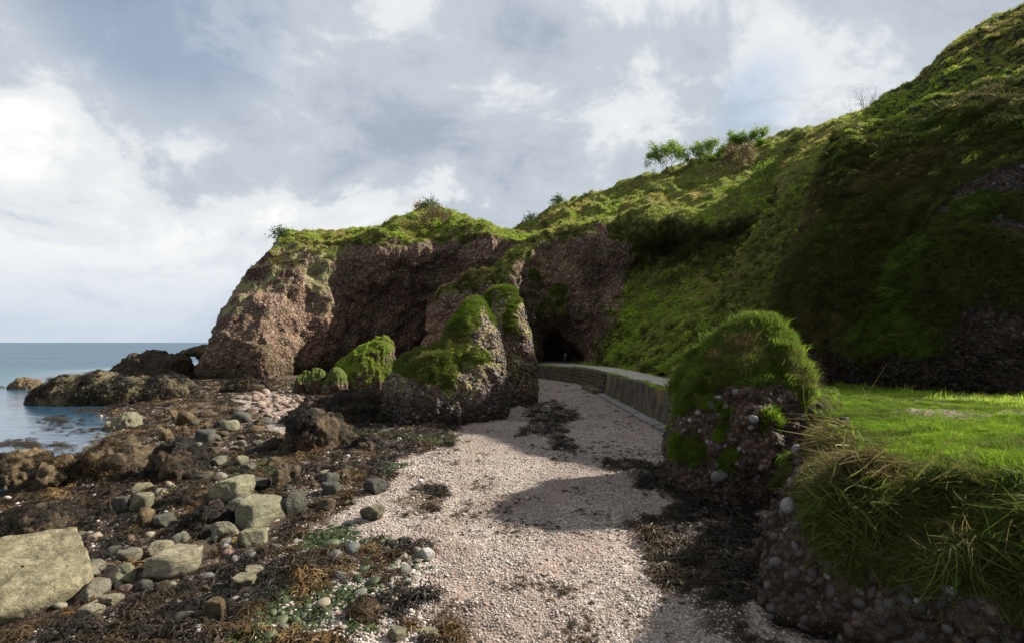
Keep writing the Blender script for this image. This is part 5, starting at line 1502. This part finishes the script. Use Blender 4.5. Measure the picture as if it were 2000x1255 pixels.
# ------------------------------------------------------------------ grass and herbs
CAMP = np.array([0, 0, CAM_Z])
def veg_points(V, F, N, g, n, rng, falloff=2.0, thr=0.4, extra=None):
    c = face_mean(V, F); fn = face_mean(N, F); gm = face_mean(g, F)
    vd = c-CAMP; dist = np.linalg.norm(vd, axis=1); facing = -(fn*vd).sum(1)/dist
    inview = (np.abs(c[:, 0]/np.maximum(c[:, 1], 0.1)) < 1.05) & (c[:, 1] > 1)
    w = smooth(thr-0.1, thr+0.15, gm)*(facing > -0.25)*inview/dist**falloff
    if extra is not None: w = w*extra(c, fn)
    return sample(V, F, w, n, rng)
def patch_tint(pos, nn, seed, mean=0.5, amp=0.55, scale=0.28, jit=0.12):
    t = mean + amp*fbm(pos, scale, 3, 0.6, seed) + np.random.default_rng(seed).normal(0, jit, len(pos))
    return np.clip(t, 0, 1)
def grow(name, V, F, N, g, n, col, seed, size, size_var, mean, amp, scale, upmix, label=None, parent=None, falloff=2.0, thr=0.4, down=True, extra=None, dist_k=0.0, yaw=0.7, flow_s=0.5):
    rng = np.random.default_rng(seed)
    pos, T, W = veg_points(V, F, N, g, n, rng, falloff, thr, extra)
    nn = interp(N, T, W); nn /= np.maximum(np.linalg.norm(nn, axis=1, keepdims=True), 1e-6)
    dist = np.linalg.norm(pos-CAMP, axis=1)
    s = size*np.exp(rng.normal(0, size_var, n))*(1 + dist_k*dist)
    s = s*(0.4 + 0.6*smooth(0.4, 0.85, interp(g, T, W)))
    clump = 0.75 + 0.6*np.clip(fbm(pos, 0.8, 2, 0.5, seed+1)+0.3, 0, 1)
    o = scatter(name, pos, rotations(nn, down, upmix, rng, yaw, 1.9*fbm(pos, flow_s, 2, 0.5, seed+9)), s*clump, patch_tint(pos, nn, seed+2, mean, amp, scale), col, parent)
    if parent is not None: under(o, parent)
    elif label: o['label'] = label
    return o
def slopes(key):
    """where growth coloured as sunlit goes (tops, benches, the fan above the path) and where growth coloured as shaded does"""
    V, F, N, g = SHEETS[key]; u, v = SHEET_UV[key]; fv, fu = face_mean(v, F), face_mean(u, F)
    if key == 'headland': top = smooth(0.6, 0.7, fv)
    elif key == 'cave_cliff':
        U = fu*(len(CAVE)-1)
        top = np.maximum(smooth(0.56, 0.66, fv), smooth(10.6, 11.4, U)*smooth(14.4, 13.4, U)*smooth(0.54, 0.44, fv))
    elif key == 'buttress': top = np.maximum(smooth(0.58, 0.68, fv), 0.8)  # mostly bright growth, painting this face lighter than the cliff beside it
    else: top = np.maximum(smooth(0.54, 0.68, fv), 0.9*smooth(0.22, 0.13, fu)*smooth(0.2, 0.35, fv))  # bright growth down the left edge paints a lit rim
    lo = (-0.1, 0.1) if key in ('buttress', 'near_cliff') else (0.25, 0.5)
    def gentle(c, n): return top*smooth(lo[0], lo[1], n[:, 2]) + 0.01
    def steep(c, n): return 1.01 - top*smooth(lo[0], lo[1], n[:, 2])
    return gentle, steep
for key, n1, n2, n3, n4, lab, k in (
    ('headland', 11000, 8000, 1800, 1200, 'the headland top', 1.0), ('cave_cliff', 34000, 22000, 14000, 11000, 'the hill above the cave', 1.0),
    ('buttress', 12000, 9000, 3500, 3500, 'the overgrown buttress', 0.85), ('near_cliff', 10000, 8000, 26000, 10000, 'the nearest cliff', 0.62)):
    V, F, N, g = SHEETS[key]; gentle, steep = slopes(key)
    grow('grass', V, F, N, g, n1, COARSE, 1000+n1, 0.72*k, 0.35, 0.55, 0.9, 0.16, 0.55, 'rough grass coloured as sunlit on the gentler parts of '+lab, falloff=1.5, extra=gentle)
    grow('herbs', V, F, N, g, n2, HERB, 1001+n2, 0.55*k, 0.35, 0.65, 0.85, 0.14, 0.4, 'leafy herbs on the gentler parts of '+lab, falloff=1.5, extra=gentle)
    grow('hanging_grass', V, F, N, g, n3, DULL, 1002+n3, 1.15*k, 0.3, 0.42, 0.85, 0.2, 0.4, 'grass coloured as shaded hanging on the steep parts of '+lab, falloff=1.5, extra=steep)
    grow('shaded_herbs', V, F, N, g, n4, SHADEHERB, 1003+n4, 0.55*k, 0.35, 0.5, 0.85, 0.2, 0.35, 'herb leaves darkened as shade on the steep parts of '+lab, falloff=1.5, extra=steep)
V, F, N, g = SHEETS['cave_cliff']
grow('herbs', V, F, N, g, 9000, HERB, 1777, 0.7, 0.35, 0.85, 0.35, 0.15, 0.4, 'fresh green herbs on the slope above the footpath', falloff=1.5,
     extra=lambda c, n: (c[:, 0] > 13)*(c[:, 2] < 17)*(c[:, 1] < 90))
V, F, N, g = SHEETS['near_cliff']
grow('herbs', V, F, N, g, 7000, HERB, 1888, 0.5, 0.35, 0.6, 0.6, 0.2, 0.4, 'low herbs along the sunlit brow of the nearest cliff', falloff=1.3, extra=lambda c, n: smooth(0.35, 0.6, n[:, 2])*(c[:, 2] > 15))
V, F, N, g = SHEETS['bank']
def off_path(c, n):
    l, r, z = path_edges(c[:, 1]); return ((c[:, 0] < l) | (c[:, 0] > r))*1.0
grow('grass', V, F, N, g, 9000, COARSE, 1301, 0.42, 0.3, 0.8, 0.35, 0.3, 0.9, 'grass verge along the footpath', extra=off_path, falloff=1.5, down=False, dist_k=0.008)
# near rocks
V, F, N, g, o = ROCKS['stk']
grow('grass', V, F, N, g, 2600, TUSSOCK, 1401, 0.5, 0.4, 0.55, 0.9, 0.7, 0.5, parent=stk, falloff=1, flow_s=0.9)
grow('grass', V, F, N, g, 7000, GRASS, 1402, 0.95, 0.35, 0.8, 0.5, 0.6, 0.6, parent=stk, falloff=1, flow_s=0.9)
V, F, N, g, o = ROCKS['blk']
def block_top(c, n): return (n[:, 2] > 0.68)*(c[:, 0] < 22)*(1-0.93*track(c))
def tuft_spots(c, n): return (n[:, 2] <= 0.9)*(c[:, 0] < 14)*smooth(-0.05, 0.25, fbm(c, 1.1, 3, 0.6, 1511))
grow('grass', V, F, N, g, 2600, GRASS, 1504, 0.6, 0.4, 0.75, 0.5, 0.7, 0.4, parent=blk, falloff=1.6, dist_k=0.04, extra=lambda c, n: (n[:, 2] > 0.55)*(n[:, 2] <= 0.88)*(c[:, 0] < 14), flow_s=1.0)
grow('turf', V, F, N, g, 36000, GRASS, 1501, 0.42, 0.35, 0.78, 0.6, 0.5, 0.85, parent=blk, falloff=1.6, extra=block_top, down=False)
grow('hanging_grass', V, F, N, g, 700, TUSSOCK, 1502, 0.15, 0.4, 0.3, 0.6, 0.8, -0.5, parent=blk, falloff=1.6, extra=tuft_spots, flow_s=1.0, dist_k=0.16)
grow('grass', V, F, N, g, 16000, DRAPE, 1503, 0.42, 0.45, 0.5, 0.9, 0.7, -0.8, dist_k=0.06, parent=blk, falloff=1.6, extra=lambda c, n: (n[:, 2] <= 0.72)*(c[:, 0] < 14), flow_s=1.0)  # dark blades put the shade of the block's face into the colour
for key, n in (('mid_a', 8000), ('mid_b', 6500)):
    V, F, N, g, o = ROCKS[key]
    grow('grass', V, F, N, g, n, GRASS, 1600+n, 0.85, 0.3, 0.62, 0.5, 0.35, 0.5, parent=mid, falloff=0.5)
    grow('herbs', V, F, N, g, n//2, HERB, 1601+n, 0.2, 0.3, 0.6, 0.4, 0.35, 0.4, parent=mid, falloff=0.5)
V, F, N, g, o = ROCKS['mossy green hump of rock before the headland recess']
s = grow('moss', V, F, N, g, 5200, HERB, 1701, 0.24, 0.3, 0.75, 0.4, 0.35, 0.4, falloff=0.0)
s.parent = o; s.matrix_parent_inverse = Matrix.Translation(-o.location); s.pop('label', None)

# cobbles that stick out of the far cliffs
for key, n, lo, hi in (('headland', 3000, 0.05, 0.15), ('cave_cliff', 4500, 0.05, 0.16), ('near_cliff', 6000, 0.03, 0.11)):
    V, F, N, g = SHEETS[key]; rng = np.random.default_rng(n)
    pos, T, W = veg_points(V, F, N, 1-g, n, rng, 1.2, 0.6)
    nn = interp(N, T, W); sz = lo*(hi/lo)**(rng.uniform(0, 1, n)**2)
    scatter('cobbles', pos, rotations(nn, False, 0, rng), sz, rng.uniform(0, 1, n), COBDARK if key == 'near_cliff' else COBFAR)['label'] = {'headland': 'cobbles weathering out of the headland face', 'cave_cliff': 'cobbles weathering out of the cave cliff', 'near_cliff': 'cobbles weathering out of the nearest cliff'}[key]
for key, n in (('mid_a', 4500), ('mid_b', 3500)):
    V, F, N, g, o = ROCKS[key]; rng = np.random.default_rng(n)
    pos, T, W = veg_points(V, F, N, 1-g, n, rng, 0.5, 0.6)
    nn = interp(N, T, W); sz = 0.035*(0.13/0.035)**(rng.uniform(0, 1, n)**2)
    under(scatter('cobbles', pos, rotations(nn, False, 0, rng), sz, rng.uniform(0, 1, n), COBNEAR, mid), mid)

# thrift: pink and white flower heads
def flowers(name, spots, n, col, seed, label):
    V, F, N, g, o = ROCKS['blk']; rng = np.random.default_rng(seed); pos = []
    for px, py, r, k in spots:
        for _ in range(k):
            i = pick(V, px + rng.normal(0, r), py + rng.normal(0, r*0.8)); pos.append(V[i] + N[i]*rng.uniform(0.06, 0.2) + rng.normal(0, 0.02, 3))
    pos = np.array(pos)
    m = plain(name+'_petals', col, 0.6, 30, 0.15, 0, 0.3)
    c = proto_col(name+'_head', [pebble_mesh(950+j, 1, 0.3) for j in range(2)], m)
    s = scatter(name, pos, rng.uniform(-1, 1, (len(pos), 3)), rng.uniform(0.009, 0.016, len(pos)), rng.uniform(0, 1, len(pos)), c, blk); under(s, blk)
    s['label'] = label
flowers('pink_flowers', [(1598, 776, 10, 34), (1590, 800, 8, 10), (1570, 860, 12, 10), (1730, 960, 40, 22), (1640, 1040, 30, 10)], 0, (0.55, 0.25, 0.38), 31, 'pink thrift flower heads')
flowers('white_flowers', [(1760, 975, 28, 22), (1800, 960, 20, 14), (1770, 1080, 30, 26), (1880, 1060, 60, 30), (1970, 1050, 40, 24), (1800, 1120, 30, 12)], 0, (0.6, 0.5, 0.62), 33, 'pale flower heads dotted over the hanging grass')

# ------------------------------------------------------------------ shingle, seaweed and alga on the beach
def beach_scatter(name, wv, n, col, seed, size, size_var, mean, amp, label, falloff=2.0, sink=0.0, flat=1.0, dk=0.0, tscale=0.5, clear=True):
    rng = np.random.default_rng(seed)
    c = face_mean(BV, BF); d = np.hypot(c[:, 0], c[:, 1])
    w = face_mean(wv, BF)*(np.abs(c[:, 0]/c[:, 1]) < 1.0)*(c[:, 2] > -0.12)*(c[:, 1] > 7.5)*(c[:, 1] < 75)/d**falloff
    pos, T, W = sample(BV, BF, w, n, rng)
    dist = np.hypot(pos[:, 0], pos[:, 1])
    s = size*np.exp(rng.normal(0, size_var, n))*(1+dk*dist)
    if clear:
        keep = np.ones(n, bool)
        for bx, by, br in BOULDERS: keep &= (pos[:, 0]-bx)**2 + ((pos[:, 1]-by)*0.85)**2 > (br*1.12)**2
        pos, s, dist = pos[keep], s[keep], dist[keep]; n = len(pos)
    pos[:, 2] = np.maximum(pos[:, 2], -0.02) + s*sink
    nn = np.tile(np.array([[0, 0, 1.0]]), (n, 1)) + rng.normal(0, 0.15, (n, 3)); nn /= np.linalg.norm(nn, axis=1, keepdims=True)
    sc = np.stack([s, s, s*flat], -1)
    o = scatter(name, pos, rotations(nn, False, 0, rng), sc, patch_tint(pos, nn, seed+1, mean, amp, tscale)*(np.where(pos[:, 0] > 1.8, 0.7, 1.0) if name == 'seaweed' else 1.0), col)  # seaweed on the right is coloured darker for the beach shadow
    o['label'] = label
    return o
weedm = smooth(0.45, 0.85, BWEED + 0.75*fbm(BV, 0.9, 3, 0.6, 57))*(1-0.5*BSHELL)
beach_scatter('seaweed', weedm, 22000, WEED, 61, 0.62, 0.4, 0.46, 1.1, 'dark brown seaweed strewn over the lower beach and wrack lines', falloff=1.7, dk=0.012)
beach_scatter('pebbles', (1-0.85*BWEED)*(0.35+0.65*smooth(-0.2, 0.3, fbm(BV, 0.6, 3, 0.5, 53))), 90000, PEBBLE, 62, 0.0115, 0.36, 0.5, 0.4, 'pinkish and white shingle pebbles', falloff=2.0, sink=0.25, dk=0.035)
beach_scatter('shell_pebbles', BSHELL*(1-0.3*BALGA), 9000, PEBBLE, 63, 0.020, 0.35, 0.5, 0.4, 'white pebbles between the cobbles', falloff=1.5, sink=0.3, dk=0.01)
beach_scatter('weed_pebbles', BWEED*(1-BSHELL)*smooth(25, 14, BV[:, 0]*6), 9000, PEBBLE, 64, 0.016, 0.45, 0.5, 0.4, 'scattered pebbles among the seaweed', falloff=1.8, sink=0.3, dk=0.03)
beach_scatter('weed_scraps', np.clip(1-BWEED, 0, 1)*smooth(0.1, 0.4, fbm(BV, 0.9, 3, 0.6, 59)), 2600, WEED, 65, 0.22, 0.35, 0.6, 0.5, 'scraps of drift weed on the shingle', falloff=1.6, dk=0.02)
beach_scatter('green_alga', smooth(0.3, 0.8, BALGA + 0.4*fbm(BV, 1.4, 3, 0.6, 67)), 3000, ALGA, 66, 0.6, 0.35, 0.5, 0.4, 'bright green alga in shallow patches', falloff=1.6, dk=0.012)
for lab in WEEDY:
    V, F, N, g, o = ROCKS[lab]; rng = np.random.default_rng(len(lab)*7)
    cov = smooth(-0.15, 0.25, fbm(V, 0.8, 3, 0.6, len(lab)) - 0.12*(N[:, 2]-0.4)) if o.data.materials[0] == MAT['tanrock'] else np.clip(smooth(-0.35, 0.2, fbm(V, 0.8, 3, 0.6, len(lab))), 0, 1)
    wface = (V[F].mean(1)[:, 2] > 0.1)
    n = int(min(900, 160 + 3000*abs(np.ptp(V[:, 0]))*abs(V[:, 2].max())/V[:, 1].mean()))
    pos, T, W = sample(V, F, face_mean(cov, F)*wface*(face_mean(N, F)[:, 2] > -0.1), n, rng)
    nn = interp(N, T, W)
    s = 0.011*V[:, 1].mean()**1.2*np.exp(rng.normal(0, 0.3, n)) + 0.15
    sc = scatter('seaweed', pos, rotations(nn, False, 0, rng), s, patch_tint(pos, nn, 5, 0.42 if 'tan' in o.data.materials[0].name else 0.25, 0.6, 0.6), WEED, o)
    sc.matrix_parent_inverse = Matrix.Translation(-o.location)
# weed floating at the water's edge
def floating():
    rng = np.random.default_rng(91); pos = []
    for px, py, rx, ry, k in ((30, 865, 40, 8, 60), (90, 870, 40, 5, 40), (110, 822, 40, 8, 60), (200, 800, 60, 8, 140), (260, 845, 60, 14, 110), (180, 885, 40, 6, 40), (150, 840, 60, 10, 40), (20, 990, 20, 14, 40), (60, 960, 30, 10, 30), (5, 755, 5, 2, 8)):
        for _ in range(k):
            x, d, z = ground_hit(px+rng.normal(0, rx*0.6), max(py+rng.normal(0, ry*0.6), 700), 0.0); pos.append((x, d, 0.005))
    pos = np.array(pos); n = len(pos)
    nn = np.tile(np.array([[0, 0, 1.0]]), (n, 1))
    sc = np.exp(rng.normal(0, 0.4, (n, 1)))*np.array([[0.9, 0.9, 0.5]])
    scatter('floating_seaweed', pos, rotations(nn, False, 0, rng), sc, rng.uniform(0.2, 0.8, n), WEED)['label'] = 'brown seaweed floating at the water edge'
floating()
print('done', round(time.time()-T0, 1))
